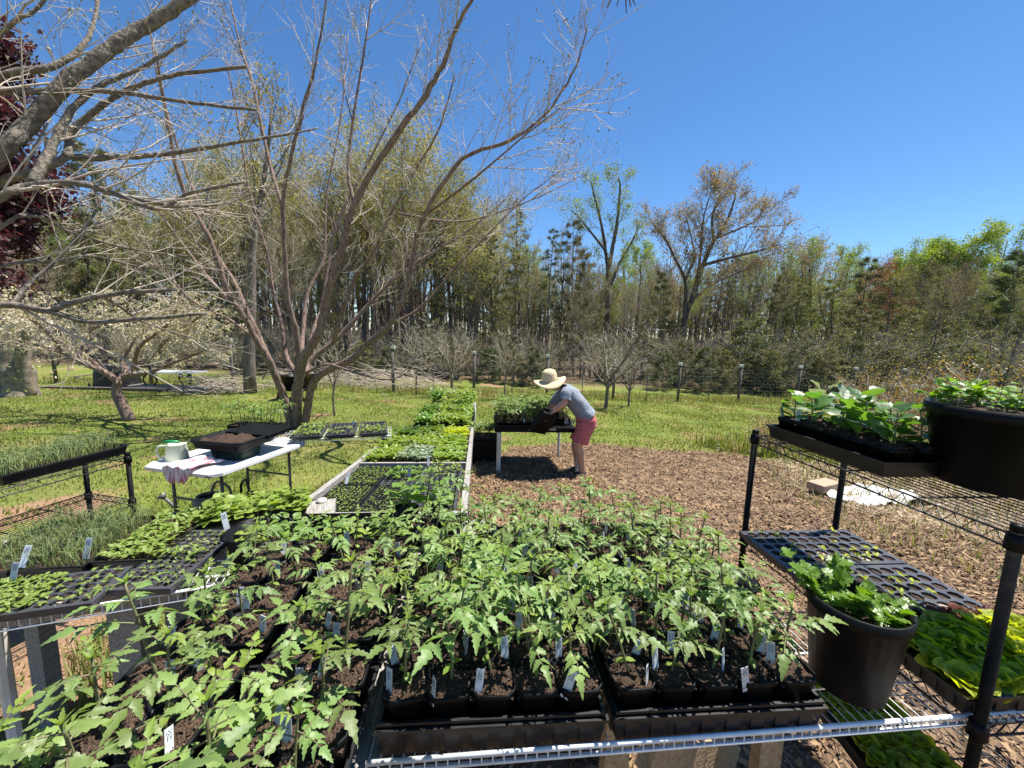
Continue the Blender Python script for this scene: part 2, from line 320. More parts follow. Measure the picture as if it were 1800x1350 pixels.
CH = [mat('chip_pale', (0.37, 0.245, 0.135), (0.28, 0.18, 0.095), rough=0.9, scale=5), mat('chip_mid', (0.2, 0.122, 0.066), (0.14, 0.086, 0.048), rough=0.9, scale=5), mat('chip_dark', (0.12, 0.072, 0.042), (0.08, 0.048, 0.03), rough=0.9, scale=5)]
scatter_flakes(130000, MULP, 0.032, [CH[0], CH[0], CH[1], CH[1], CH[2]], 'bark_chips', 'loose shredded bark chips lying over the mulch bed', 0.9, bounds=(-2.6, -0.6, 6.0, 7.2))
# dry straw and dead stalks on the right of the bed
STRAW = [(4.1, 3.9), (3.7, 4.6), (3.9, 5.6), (4.2, 6.4), (6.0, 6.2), (8.5, 5.4), (9.5, 3.5), (9.0, 1.5), (6.5, 1.0), (5.4, 2.6)]
M['straw_ground'] = mat('straw_and_soil', (0.13, 0.085, 0.05), (0.44, 0.34, 0.2), rough=0.95, scale=5, bump=0.8, detail=9, lo=0.32, hi=0.66)
sheet(np.array(densify(STRAW)), 'straw_ground', M['straw_ground'], 'patchy straw and bare soil right of the mulch bed', dz=0.006, amp=0.02)
ST = [mat('dry_straw', (0.5, 0.4, 0.25), (0.38, 0.29, 0.17), rough=0.8, scale=4), mat('dry_straw_dark', (0.26, 0.19, 0.12), (0.18, 0.13, 0.08), rough=0.8, scale=4)]
scatter_flakes(26000, STRAW, 0.13, [ST[0], ST[1], CH[1]], 'dry_straw', 'pale dry straw matted on the ground behind the black rack', 1.0, flat=0.14, zoff=0.02, asp=0.04)
LITTER = [(5.0, 6.6), (3.8, 7.0), (4.2, 7.8), (7, 7.4), (9.5, 6.2), (9.5, 5), (6.5, 6.1)]
scatter_flakes(5000, LITTER, 0.12, [ST[0], CH[1]], 'dead_stalks', 'tan dead stalks along the far edge of the bed', 1.0, flat=0.35, asp=0.06)

def grass_patch(name, label, m, n, xr, yr, excl, h, w, ypow=1.5, keep=None, lean=0.5):
    X = nrs.uniform(*xr, n); Y = yr[0] + (yr[1] - yr[0]) * nrs.rand(n) ** ypow
    ok = np.ones(n, bool)
    for e in excl: ok &= ~inside(e, X, Y)
    if keep is not None: ok &= inside(keep, X, Y)
    clump = clumpf(X, Y, len(name), 16, .3, 5)
    ok &= nrs.rand(n) < np.clip(0.72 + 0.35 * clump, 0.08, 1)
    X, Y, clump = X[ok], Y[ok], clump[ok]; k = len(X)
    Z = np.array([gz(a, b) for a, b in zip(X, Y)]); a = nrs.uniform(0, 6.28, k)
    hh = h * (0.5 + nrs.rand(k)) * (1 + 0.3 * clump); ww = w * (0.6 + 0.8 * nrs.rand(k)) * (1 + Y / 12)
    s = np.stack([np.cos(a), np.sin(a), np.zeros(k)], -1) * ww[:, None] / 2
    ln = np.stack([-np.sin(a), np.cos(a), np.zeros(k)], -1) * (hh * nrs.normal(0, lean, k))[:, None]
    P = np.stack([X, Y, Z], -1); tip = P + ln; tip[:, 2] += hh
    V = np.stack([P - s, P + s, tip], 1); mi = nrs.randint(0, len(m), k); mb = MB()
    for q in range(len(m)):
        vv = V[mi == q]; mb.addarr(vv.reshape(-1, 3), (np.arange(len(vv)) * 3)[:, None] + np.arange(3), q)
    return tag(mb.build(name, m), label, kind='stuff')
GR = [mat('grass_green', (0.13, 0.2, 0.028), (0.18, 0.25, 0.045), rough=0.6, scale=1.5, trans=(1.4, 1.3, 0.5, 0.35)), mat('grass_olive', (0.18, 0.21, 0.05), (0.24, 0.24, 0.07), rough=0.6, scale=1.5, trans=(1.4, 1.3, 0.5, 0.35)),
      mat('grass_dry', (0.34, 0.29, 0.13), (0.26, 0.23, 0.1), rough=0.7, scale=1.5, trans=(1.2, 1.1, 0.6, 0.3))]
grass_patch('lawn_grass', 'short spring grass of the lawn', [GR[0], GR[0], GR[1], GR[2]], 330000, (-17, 13), (1.0, 17.5), [MULP, STRAW], 0.036, 0.012, 1.25)
TALL = [(3.9, 6.9), (5.4, 6.0), (6.8, 6.4), (7, 7.6), (5.2, 8.2), (3.6, 7.9)]
grass_patch('tall_grass', 'uncut taller grass at the bed edge behind the rack', [GR[0], GR[1], GR[1]], 9000, (3.5, 8), (5.4, 8.4), [], 0.2, 0.014, 1.0, TALL, 0.45)
FENCEG = [(-18, 13.4), (-5, 14.2), (3, 14.5), (10, 15.0), (20, 17.5), (20, 19), (9, 16.6), (0, 16), (-8, 15.6), (-18, 15)]
grass_patch('fence_grass', 'long straggling grass along the fence line', [GR[1], GR[2], GR[1]], 26000, (-18, 20), (13.2, 19), [], 0.2, 0.012, 1.0, FENCEG, 0.4)
WEED = [(3.3, 3.4), (3.6, 5.2), (4.2, 6.6), (6.4, 6.2), (6.2, 4.3), (6.4, 2.6), (4.2, 2.0)]
grass_patch('weedy_grass', 'weedy green and tan grass tufts in the straw', [GR[0], GR[2], GR[2], ST[0]], 8000, (3, 7), (2, 6.5), [], 0.1, 0.012, 1.0, WEED, 0.6)
LEFTE = [(-1.9, 1.4), (-1.3, 2.0), (-1.25, 3.6), (-1.5, 4.6), (-2.3, 4.6), (-2.4, 2.0)]
grass_patch('bench_grass', 'longer grass growing along the left side of the wooden bench', [GR[0], GR[1], GR[2]], 7000, (-2.5, -1.2), (1.4, 4.7), [], 0.13, 0.01, 1.0, LEFTE, 0.5)
# ================================================================ trees
def rv(): return np.array([rnd.gauss(0, 1), rnd.gauss(0, 1), rnd.gauss(0, 1)])
def walk(p, d, L, n, wander, up):
    "a wandering branch axis"
    P = [np.array(p, float)]; d = unit(d); st = L / n
    for _ in range(n):
        d = unit(d + rv() * wander + np.array([0, 0, up])); P.append(P[-1] + d * st)
    return np.array(P), d
def perp(d):
    return unit(cross(d, rv()))
def spline(pts, n):
    P = np.asarray(pts, float); k = len(P)
    if k < 3: t = np.linspace(0, 1, n)[:, None]; return P[0] * (1 - t) + P[-1] * t
    Q = np.vstack([2 * P[0] - P[1], P, 2 * P[-1] - P[-2]]); out = []
    for u in np.linspace(0, k - 1 - 1e-6, n):
        i = int(u); t = u - i; a, b, c, d = Q[i:i + 4]
        out.append(0.5 * (2 * b + (c - a) * t + (2 * a - 5 * b + 4 * c - d) * t * t + (3 * b - a - 3 * c + d) * t ** 3))
    return np.array(out)
def flakes(mb, P, size, m=0, up=0.0):
    "small random leaf faces at the points P"
    P = np.asarray(P, float).reshape(-1, 3); k = len(P)
    if k == 0: return
    a = nrs.normal(0, 1, (k, 3)); a /= np.linalg.norm(a, axis=1)[:, None]; b = nrs.normal(0, 1, (k, 3)); b[:, 2] *= (1 - up); b -= a * (a * b).sum(1)[:, None]; b /= np.maximum(np.linalg.norm(b, axis=1), 1e-6)[:, None]
    s = size * (0.6 + 0.8 * nrs.rand(k))[:, None]
    V = np.stack([P - a * s * 0.5, P + b * s * 0.34, P + a * s * 0.5, P - b * s * 0.34], 1)
    mb.addarr(V.reshape(-1, 3), (np.arange(k) * 4)[:, None] + np.arange(4), m)
def sub(P, d0, r0, wood, twigs, lv, Lr, cnt, ang, up, tips, wander=0.12, rmin=0.0025, nseg=5, sides=(5, 4, 3), start=0.15, buds=None, budn=0):
    "branches off the axis P; recursive"
    k = len(P) - 1; lens = np.linalg.norm(P[1:] - P[:-1], axis=1); tot = lens.sum()
    for c in range(cnt):
        t = start + (1 - start) * (c + rnd.random()) / cnt
        s = t * k; i = min(k - 1, int(s)); f = s - i; q = P[i] * (1 - f) + P[i + 1] * f; d = unit(P[i + 1] - P[i])
        nd = unit(d * math.cos(ang) + perp(d) * math.sin(ang) * rnd.uniform(0.7, 1.2) + np.array([0, 0, up]))
        L = rnd.uniform(*Lr[0]) * (1.2 - 0.8 * t); rr = max(rmin, min(r0 * 0.55, L * 0.011))
        A, dd = walk(q, nd, L, nseg, wander, up * 0.35)
        (wood if rr > max(0.012, rmin * 1.6) else twigs).tube(A, np.linspace(rr, max(rmin * 0.6, rr * 0.3), nseg + 1), sides[0] if rr > 0.02 else sides[-1] if rr < 0.006 else sides[1], 0, False)
        tips.append(A[-1])
        if buds is not None:
            for _ in range(budn): 
                z = rnd.randint(1, nseg); w = rnd.random(); buds.append(A[z - 1] * (1 - w) + A[z] * w + rv() * 0.008)
        if lv > 1:
            sub(A, dd, rr, wood, twigs, lv - 1, Lr[1:], max(2, int(rnd.uniform(0.7, 1.3) * (Lr[0][1] / 0.35) * 1.0)), ang, up, tips, wander, rmin, max(3, nseg - 1), sides, 0.1, buds, budn)

# ---- the big bare tree behind the benches: limbs follow the photograph at their own depths
def limb_tree(name, label, base, Y0, limbs, twigspec, bud_size, bark, rmin, budn, tmul=1.0, budm=None, twm=None, budspread=0.0, tstart=0.22):
    root = thing(name, label, 'tree', base); B = np.array(base)
    limbs_mb = MB(); twigs = MB(); buds = []; tips = []; extra = MB()
    for pts, d0, d1, r0, r1, cnt in limbs:
        n = len(pts); W3 = [aty(px, py, Y0 + d0 + (d1 - d0) * k / (n - 1)) - B for k, (px, py) in enumerate(pts)]
        P = spline(W3, 5 * n); P[1:-1] += nrs.normal(0, r0 * 0.07, (len(P) - 2, 3))
        rr = np.linspace(r0, r1, len(P)) * (1 + nrs.normal(0, 0.05, len(P)))
        one = MB(); one.tube(P, rr, 9 if r0 > 0.04 else 6); one.build('limb', bark, root, True)
        sub(P, None, (r0 + r1) / 2, limbs_mb, twigs, 3, twigspec, int(cnt * tmul), 0.72, 0.13, tips, 0.09, rmin, 5, (5, 4, 3), tstart, buds, budn)
    if limbs_mb.nv: limbs_mb.build('branch_wood', bark, root, True)['kind'] = 'stuff'
    tw = twigs.build('twigs', twm or M['twig'], root, True); tw['kind'] = 'stuff'
    bm = MB(); bb = np.array(buds); flakes(bm, bb + nrs.normal(0, max(1e-5, budspread), bb.shape), bud_size); tt_ = np.array(tips); flakes(bm, tt_ + nrs.normal(0, max(1e-5, budspread), tt_.shape), bud_size * 1.2)
    bo = bm.build('buds', budm or M['bud'], root); bo['kind'] = 'stuff'
    return root
T1 = gp(-4.45, 8.0)
T1L = [
 ([(513, 752), (498, 697), (483, 659), (468, 626), (450, 596), (425, 551), (400, 510), (367, 417), (320, 330), (293, 207), (275, 90)], 0, -1.6, .085, .018, 17),
 ([(483, 659), (459, 601), (430, 538), (407, 488), (370, 430), (345, 350), (310, 250), (280, 150), (262, 40)], 0, .9, .06, .012, 15),
 ([(521, 752), (520, 690), (521, 659), (503, 626), (498, 586), (486, 533), (478, 500), (473, 457), (440, 340), (420, 220), (395, 90)], 0, 1.6, .07, .012, 15),
 ([(522, 752), (522, 700), (526, 664), (533, 631), (561, 583), (576, 518), (596, 455), (623, 360), (677, 267), (740, 180), (780, 110), (810, 33), (850, -30)], 0, -1.8, .105, .02, 20),
 ([(623, 360), (612, 300), (622, 200), (640, 90), (655, -20)], -1.0, -.6, .035, .012, 12),
 ([(528, 640), (520, 580), (506, 525), (501, 450), (498, 350), (510, 283), (533, 187), (553, 120), (577, -20)], 0, -.9, .06, .012, 15),
 ([(498, 367), (473, 283), (443, 143), (423, 83), (400, -20)], -.4, .4, .035, .01, 11),
 ([(530, 620), (533, 581), (541, 515), (569, 450), (575, 340), (600, 200), (612, 60)], 0, 1.9, .05, .01, 14),
 ([(540, 660), (543, 636), (586, 601), (634, 551), (682, 500), (747, 453), (830, 400), (900, 340)], 0, 1.5, .075, .012, 18),
 ([(586, 601), (599, 558), (627, 483), (652, 450), (690, 370), (735, 290), (770, 230), (800, 130)], .3, -1.2, .045, .01, 14),
 ([(535, 752), (549, 677), (576, 651), (614, 634), (652, 599), (685, 571), (715, 505), (728, 440), (745, 380), (810, 283), (900, 245), (960, 200), (1010, 120), (1033, 45)], 0, -2.2, .08, .008, 20),
 ([(685, 571), (740, 540), (800, 470), (850, 420), (920, 350), (985, 300)], -.7, -.4, .03, .006, 13),
 ([(745, 380), (800, 340), (850, 300), (920, 240), (985, 190)], -1.2, -2.6, .025, .006, 11),
 ([(538, 655), (576, 641), (627, 656), (677, 667), (710, 659), (728, 640)], -.2, -1.6, .028, .006, 7),
 ([(541, 616), (556, 568), (566, 535), (590, 400), (640, 300), (700, 180), (742, 70)], .2, 2.6, .055, .01, 16),
 ([(700, 375), (800, 390), (880, 372), (960, 340), (1040, 300)], -.8, .5, .024, .006, 9),
 ([(450, 596), (400, 560), (340, 530), (290, 480), (250, 440)], -.4, -1.2, .03, .008, 9),
 ([(425, 551), (360, 480), (300, 400), (250, 330), (200, 290)], -.5, 1.2, .03, .008, 11),
]
limb_tree('bare_tree', 'large bare multi-stemmed tree with reddish-brown limbs standing behind the folding table', T1, 8.0, T1L, [(0.7, 1.9), (0.35, 0.95), (0.15, 0.4)], 0.024, M['bark'], 0.0036, 1, 0.85, tstart=0.42)

# ---- overhanging limbs of a tree whose trunk stands left of the frame
T2 = gp(-5.6, 1.6)
T2L = [
 ([(-330, 640), (-180, 470), (0, 270), (43, 227), (100, 160), (160, 110), (207, 77), (253, 47), (320, 7), (380, -50)], -.3, .5, .05, .034, 7),
 ([(-330, 640), (-190, 330), (-60, 165), (0, 160), (67, 160), (160, 160), (233, 165), (333, 180), (450, 193)], -.4, .4, .026, .01, 14),
 ([(-330, 640), (-150, 400), (0, 320), (67, 300), (113, 277), (123, 253), (120, 237), (160, 200), (207, 167), (267, 143), (317, 130), (433, 117)], -.2, .5, .032, .012, 14),
 ([(123, 277), (200, 277), (300, 270), (400, 253), (500, 237), (560, 225)], .15, .9, .024, .006, 9),
 ([(-330, 640), (-160, 430), (0, 347), (50, 327), (133, 322), (200, 340), (277, 367), (333, 340), (430, 320)], -.5, .1, .027, .009, 14),
 ([(200, 340), (290, 360), (340, 362), (408, 357)], -.1, .2, .015, .008, 6),
 ([(57, 323), (87, 267), (117, 207), (167, 157), (247, 120), (330, 70)], -.2, .4, .028, .008, 9),
 ([(-330, 640), (-160, 250), (0, 137), (93, 117), (143, 83), (167, 33), (175, -40)], -.2, .6, .03, .01, 9),
 ([(-330, 660), (-150, 560), (0, 537), (60, 543), (108, 553), (156, 566), (227, 562), (363, 551)], -.4, -.1, .022, .011, 5),
 ([(91, 543), (141, 528), (227, 514), (310, 509)], -.25, 0.0, .019, .012, 4),
 ([(20, 538), (50, 500), (101, 455), (150, 400), (190, 330)], -.25, .3, .014, .006, 6),
 ([(-200, 560), (0, 400), (60, 380), (130, 410), (240, 440), (330, 450)], -.2, .5, .014, .005, 8),
 ([(180, 520), (217, 543), (252, 566), (327, 591), (448, 624)], .2, 1.1, .012, .005, 4),
 ([(-200, 560), (0, 470), (90, 460), (160, 450), (260, 470), (410, 475)], -.2, .7, .012, .005, 7),
 ([(-230, 300), (0, 60), (60, 20), (100, -30)], .3, .5, .018, .008, 7),
 ([(-330, 900), (-330, 640)], -.5, -.3, .12, .1, 1),
]
limb_tree('overhanging_tree', 'grey limbs of a bare tree reaching in from the left edge of the photo', T2, 2.6, T2L, [(0.3, 1.0), (0.15, 0.45), (0.08, 0.2)], 0.014, M['bark_grey'], 0.0016, 1)
tr = MB(); tr.tube([(0, 0, -0.1), (0.06, 0.0, 0.8), (0.1, 0.2, 1.4)], [0.2, 0.15, 0.12], 10); tr.build('trunk', M['bark_grey'], bpy.data.objects['overhanging_tree'], True)

# ---- blossoming tree on the left
B3 = gp(-8.15, 8.2); root = thing('blossom_tree', 'small leaning tree covered in cream blossom on the left lawn', 'tree', B3)
def relp(pts, Y, d1=0): return [aty(px, py, Y + d1 * k / max(1, len(pts) - 1)) - B3 for k, (px, py) in enumerate(pts)]
wood = MB(); wood.tube(spline(relp([(228, 740), (215, 712), (205, 690), (208, 668)], 8.2), 12), np.linspace(.11, .075, 12), 10); wood.build('trunk', M['bark'], root, True)
lim = MB(); tw = MB(); tips = []; bl = []
for pts, d1, r0 in [([(208, 672), (185, 655), (150, 640), (110, 620), (60, 606), (10, 590)], -.6, .07), ([(208, 668), (220, 650), (215, 635), (235, 600), (250, 560)], .5, .06), ([(208, 668), (235, 650), (270, 625), (320, 600), (370, 580)], .8, .065), ([(222, 660), (262, 655), (300, 640), (350, 620), (390, 600)], -1.0, .045),
                   ([(130, 630), (150, 600), (165, 570), (180, 545)], .6, .04), ([(235, 650), (245, 610), (290, 575), (310, 545)], -.9, .045), ([(185, 655), (150, 625), (90, 590), (60, 560)], 1.2, .045), ([(270, 625), (300, 590), (340, 565), (360, 548)], -1.2, .04), ([(110, 620), (80, 580), (40, 555), (0, 545)], -1.2, .035)]:
    P = spline(relp(pts, 8.2, d1), 14); lim.tube(P, np.linspace(r0, .012, 14), 6, 0, False)
    sub(P, None, .02, lim, tw, 3, [(0.5, 1.2), (0.3, 0.6), (0.12, 0.3)], 13, 0.8, 0.16, tips, 0.15, 0.004, 4, (5, 4, 3), 0.25, bl, 2)
lim.build('limbs', M['bark'], root, True); o = tw.build('twigs', M['twig'], root, True); o['kind'] = 'stuff'
bm = MB(); bl = np.array(bl); bl = bl[bl[:, 2] > 1.0]; flakes(bm, np.repeat(bl, 5, 0) + nrs.normal(0, .028, (len(bl) * 5, 3)), 0.042); flakes(bm, bl[::3], 0.05, 1)
o = bm.build('blossom', [M['blossom'], M['leaf_spring']], root); o['kind'] = 'stuff'

# ---- forest tree kinds: each a trunk mesh and a crown mesh, shared by its copies
def deciduous(seed, H, leafm, leafn, leafsize, spread=0.32, first=0.38, trunk_r=None, fork=True, lv=3, dens=1.0, up=0.28, lean=0.05):
    rnd.seed(seed); nrs.seed(seed)
    t = MB(); c = MB(); tips = []; leafpts = []
    r0 = trunk_r or H * 0.0125
    P, d = walk((0, 0, -0.2), (rnd.gauss(0, lean), rnd.gauss(0, lean), 1), H * 0.86, 10, 0.05, 0.06)
    t.tube(P, np.linspace(r0, r0 * 0.15, 11) ** 1.0, 8)
    nb = int(15 * dens); wood = t
    for k in range(nb):
        f = first + (0.96 - first) * (k + rnd.random()) / nb; s = f * 10; i = min(9, int(s)); q = P[i] * (1 - s + i) + P[i + 1] * (s - i)
        az = k * 2.4 + rnd.uniform(-.5, .5); L = H * spread * (1.25 - 0.75 * f) * rnd.uniform(0.7, 1.25)
        dd = unit((math.cos(az), math.sin(az), rnd.uniform(0.45, 1.2)))
        A, e = walk(q, dd, L, 6, 0.13, up * 0.5); rr = r0 * 0.42 * (1.1 - f)
        t.tube(A, np.linspace(rr, rr * 0.25, 7), 5, 0, False)
        for j in range(int(7 * dens)):
            u = 0.25 + 0.75 * (j + rnd.random()) / 7; s2 = u * 6; i2 = min(5, int(s2)); q2 = A[i2] * (1 - s2 + i2) + A[i2 + 1] * (s2 - i2)
            d2 = unit(unit(A[i2 + 1] - A[i2]) + perp(A[i2 + 1] - A[i2]) * 0.9 + np.array([0, 0, up]))
            L2 = L * rnd.uniform(0.25, 0.5); A2, e2 = walk(q2, d2, L2, 4, 0.17, up * 0.3); c.tube(A2, np.linspace(max(.012, rr * .3), .007, 5), 3, 0, False); tips.append(A2[-1])
            for w in range(5):
                i3 = rnd.randint(1, 3); q3 = A2[i3]; d3 = unit(unit(A2[i3 + 1] - A2[i3]) + perp(A2[i3 + 1] - A2[i3]) * 1.0 + np.array([0, 0, up * .7]))
                A3, e3 = walk(q3, d3, L2 * rnd.uniform(.3, .7), 3, 0.2, up * .2); c.tube(A3, np.linspace(.009, .005, 4), 3, 0, False); leafpts += [A3[1], A3[2], A3[3]]
            leafpts += list(A2[1:])
    LP = np.array(leafpts)
    if leafn:
        q = LP[nrs.randint(0, len(LP), leafn)] + nrs.normal(0, leafsize * 1.6, (leafn, 3)); flakes(c, q, leafsize, 1)
    return t.mesh('deciduous_trunk', M['forest_bark'], True), c.mesh('deciduous_crown', [M['forest_twig'], leafm or M['bud']])
def conifer(seed, H, needle, width=0.2, first=0.3, dens=1.0, droop=-0.02, tuft=0.2, ragged=0.4):
    rnd.seed(seed); nrs.seed(seed); t = MB(); c = MB(); pts = []
    r0 = H * 0.011; P, d = walk((0, 0, -0.2), (rnd.gauss(0, .02), rnd.gauss(0, .02), 1), H, 10, 0.02, 0.05); t.tube(P, np.linspace(r0, r0 * .12, 11), 7)
    nb = int(46 * dens)
    for k in range(nb):
        f = first + (0.99 - first) * (k + rnd.random()) / nb; s = f * 10; i = min(9, int(s)); q = P[i] * (1 - s + i) + P[i + 1] * (s - i)
        L = H * width * (1.04 - f) ** 0.7 * rnd.uniform(1 - ragged, 1 + ragged * .6) + .2; az = k * 2.4 + rnd.uniform(-.6, .6)
        A, e = walk(q, (math.cos(az), math.sin(az), rnd.uniform(-.05, .35)), L, 5, 0.1, droop); t.tube(A, np.linspace(r0 * .2, .008, 6), 4, 0, False)
        for j in range(int(6 + L * 3)):
            u = rnd.uniform(.3, 1); s2 = u * 5; i2 = min(4, int(s2)); q2 = A[i2] * (1 - s2 + i2) + A[i2 + 1] * (s2 - i2)
            d2 = unit(unit(A[i2 + 1] - A[i2]) + perp(A[i2 + 1] - A[i2]) * .8 + np.array([0, 0, .25])); A2, _ = walk(q2, d2, L * rnd.uniform(.12, .3), 2, .1, .05)
            c.tube(A2, [.008, .006, .004], 3, 0, False); pts += [A2[0], A2[1], A2[1], A2[2], A2[2]]
    P2 = np.repeat(np.array(pts), 4, 0); k = len(P2); P2 = P2 + nrs.normal(0, tuft * .3, (k, 3)); a = nrs.normal(0, 1, (k, 3)); a[:, 2] = a[:, 2] * .6 + .5; a /= np.linalg.norm(a, axis=1)[:, None]
    b = np.cross(a, nrs.normal(0, 1, (k, 3))); b /= np.linalg.norm(b, axis=1)[:, None]
    V = np.stack([P2 - b * tuft * .09, P2 + b * tuft * .09, P2 + a * tuft * (0.6 + .8 * nrs.rand(k))[:, None]], 1); c.addarr(V.reshape(-1, 3), (np.arange(k) * 3)[:, None] + np.arange(3), 1)
    return t.mesh('conifer_trunk', M['forest_bark'], True), c.mesh('conifer_crown', [M['forest_twig'], needle])
def shrub(seed, H, Wd, m, n, size, stems=9, twm=None, twig_n=26):
    rnd.seed(seed); nrs.seed(seed); t = MB(); c = MB(); pts = []
    for k in range(stems):
        az = k * 2.4; P, d = walk((rnd.gauss(0, .05), rnd.gauss(0, .05), -.05), (math.cos(az) * Wd / H * .8, math.sin(az) * Wd / H * .8, 1), H * rnd.uniform(.7, 1), 5, .12, .06); t.tube(P, np.linspace(.014 * H, .005, 6), 4, 0, False)
        for j in range(int(twig_n / stems * 3)):
            i = rnd.randint(1, 4); d2 = unit(unit(P[i + 1] - P[i]) + perp(P[i + 1] - P[i]) * .9); A, _ = walk(P[i] + (P[i + 1] - P[i]) * rnd.random(), d2, H * rnd.uniform(.2, .4), 3, .2, .08); c.tube(A, [.007, .006, .005, .003], 3, 0, False); pts += list(A)
    pts = np.array(pts); q = pts[nrs.randint(0, len(pts), n)] + nrs.normal(0, size * 1.2, (n, 3)); flakes(c, q, size, 1)
    return t.mesh('shrub_stems', M['forest_bark'], True), c.mesh('shrub_foliage', [twm or M['forest_twig'], m])
KINDS = {
 'bare': [deciduous(s, 15, M['leaf_tan'], 4200, .075, .34, dens=1.15) for s in (1, 2, 3)],
 'olive': [deciduous(s, 15, M['leaf_olive'], 9000, .11, .36, dens=1.2) for s in (4, 5, 6)],
 'green': [deciduous(s, 15, M['leaf_spring'], 11000, .11, .28, first=.35) for s in (7, 8)],
 'lush': [deciduous(s, 13, M['leaf_spring'], 30000, .13, .33, first=.3, dens=1.2) for s in (9, 10)],
 'tan': [deciduous(12, 16, M['leaf_tan'], 8500, .1, .38, first=.3, dens=1.15), deciduous(14, 14, M['leaf_tan'], 7000, .1, .34)],
 'rust': [deciduous(s, 12, M['leaf_rust'], 7500, .1, .32) for s in (15, 16)],
 'pine': [conifer(s, 15, M['needle'], .17, .42, .9) for s in (20, 21)],
 'cedar': [conifer(s, 10, M['needle_olive'], .24, .12, 1.1, tuft=.22) for s in (22, 23, 24)],
 'slim': [deciduous(s, 15, M['leaf_olive'], 2200, .08, .22, first=.5, trunk_r=.15, dens=.8) for s in (33, 34, 35)],
 'dark': [conifer(26, 12, M['needle'], .3, .4, .7, .02, .34, .5)],
 'young': [conifer(s, 3.6, M['needle'] if s == 27 else M['needle_olive'], .36, .04, .9, 0.0, .17) for s in (27, 28)],
 'brush': [shrub(s, 3.0, 2.4, M['leaf_olive'], 1200, .05, 11, twig_n=60) for s in (30, 31)],
}
WORDS = {'bare': 'bare grey tree', 'slim': 'slim high-crowned tree', 'olive': 'tree with olive-yellow buds', 'green': 'slender spring-green tree', 'lush': 'full green leafy tree', 'tan': 'tan-budded tree', 'rust': 'rust-budded tree', 'pine': 'tall dark pine', 'cedar': 'olive-green conifer', 'dark': 'dark flat-crowned pine', 'young': 'low bushy young pine', 'brush': 'leafless brushy shrub'}
GROUPS = {'slim': 'slim trunks along the wood edge', 'bare': 'bare trees of the wood', 'olive': 'olive-budded trees of the wood', 'tan': 'tan-budded trees of the wood', 'pine': 'pines of the wood', 'cedar': 'conifers of the wood', 'young': 'young pines at the wood edge', 'brush': 'brushy shrubs at the wood edge', 'rust': 'rust-budded trees', 'green': 'spring-green trees', 'lush': 'leafy trees', 'dark': 'dark pines'}
MARKS = [(60, 'behind the crimson maple'), (190, 'behind the left part of the blossom tree'), (330, 'behind the right part of the blossom tree'), (440, 'behind the straight grey trunk'), (540, 'behind the stems of the big bare tree'), (680, 'right of the big bare tree'), (760, 'behind the bushy fruit tree'), (850, 'behind the far seedling trays'), (930, 'just left of the person'), (1000, 'straight above the person'), (1080, 'just right of the person'), (1150, 'below the thin light green tree'), (1250, 'by the tall spreading oak'), (1340, 'right of the tall spreading oak'), (1420, 'above the far post of the rack'), (1520, 'above the leafy rack tray'), (1620, 'left of the broad green tree'), (1700, 'below the broad green tree'), (9999, 'near the dark pine at the right edge')]
def where_words(px, Y): return next(w for lim, w in MARKS if px < lim) + (', at the wood edge' if Y < 21 else ', front rank' if Y < 25 else ', second rank' if Y < 29 else ', deep in the wood')
rnd.seed(50); nrs.seed(50); KC = {}
def forest_tree(kind, x, y, H, wscale=1.0, label=None, var=None, name=None):
    v = KINDS[kind]; k = KC.get(kind, 0); KC[kind] = k + 1; t, c = v[(k if var is None else var) % len(v)]
    hz = HT[t.name]
    s = H / hz
    nm = name or {'slim': 'slim_tree', 'bare': 'bare_forest_tree', 'olive': 'budding_tree', 'green': 'spring_green_tree', 'lush': 'leafy_tree', 'tan': 'tan_budded_tree', 'rust': 'rust_budded_tree', 'pine': 'pine_tree', 'cedar': 'conifer_tree', 'dark': 'dark_pine_tree', 'young': 'young_pine', 'brush': 'brush_shrub'}[kind]
    o = thing(nm, label, 'shrub' if kind in ('brush', 'young') else 'tree', gp(x, y), (0, 0, rnd.uniform(0, 6.28)), GROUPS[kind], (s * wscale, s * wscale, s))
    link('trunk' if kind != 'brush' else 'stems', t, o); link('crown', c, o); return o
HT = {}
for v in KINDS.values():
    for t, c in v:
        z = np.empty(len(c.vertices) * 3, np.float32); c.vertices.foreach_get('co', z); HT[t.name] = float(np.percentile(z[2::3], 99.7))
def px_tree(kind, px, topy, Y, wscale=1.0, label=None, var=None):
    "a tree whose foot stands at depth Y under photo column px and whose top reaches photo row topy"
    p = aty(px, 600, Y); x = p[0]; top = aty(px, topy, Y)[2]
    return forest_tree(kind, x, Y, top - G(x, Y), wscale, label or WORDS[kind] + ' ' + where_words(px, Y), var)
# trees one can point at
OKL = [([(1190, 668), (1195, 620), (1203, 552), (1220, 498), (1236, 443), (1255, 397), (1275, 365), (1287, 330), (1294, 300)], 0, .8, .32, .04, 17),
 ([(1200, 590), (1204, 530), (1204, 474), (1185, 428), (1170, 393), (1150, 365)], 0, -1.5, .18, .04, 13),
 ([(1225, 480), (1228, 455), (1232, 412), (1236, 358), (1246, 312)], .2, -1.5, .15, .03, 13),
 ([(1222, 505), (1263, 474), (1302, 455), (1335, 435)], .2, 1.5, .15, .03, 10), ([(1238, 443), (1287, 428), (1333, 416), (1372, 402)], .4, -1.5, .15, .03, 11),
 ([(1262, 390), (1300, 372), (1330, 355), (1345, 330)], .5, 2, .12, .03, 11), ([(1204, 474), (1220, 430), (1215, 390), (1205, 345)], -.5, 1.5, .12, .03, 10), ([(1255, 397), (1252, 350), (1265, 310), (1262, 292)], .5, -1, .12, .03, 9)]
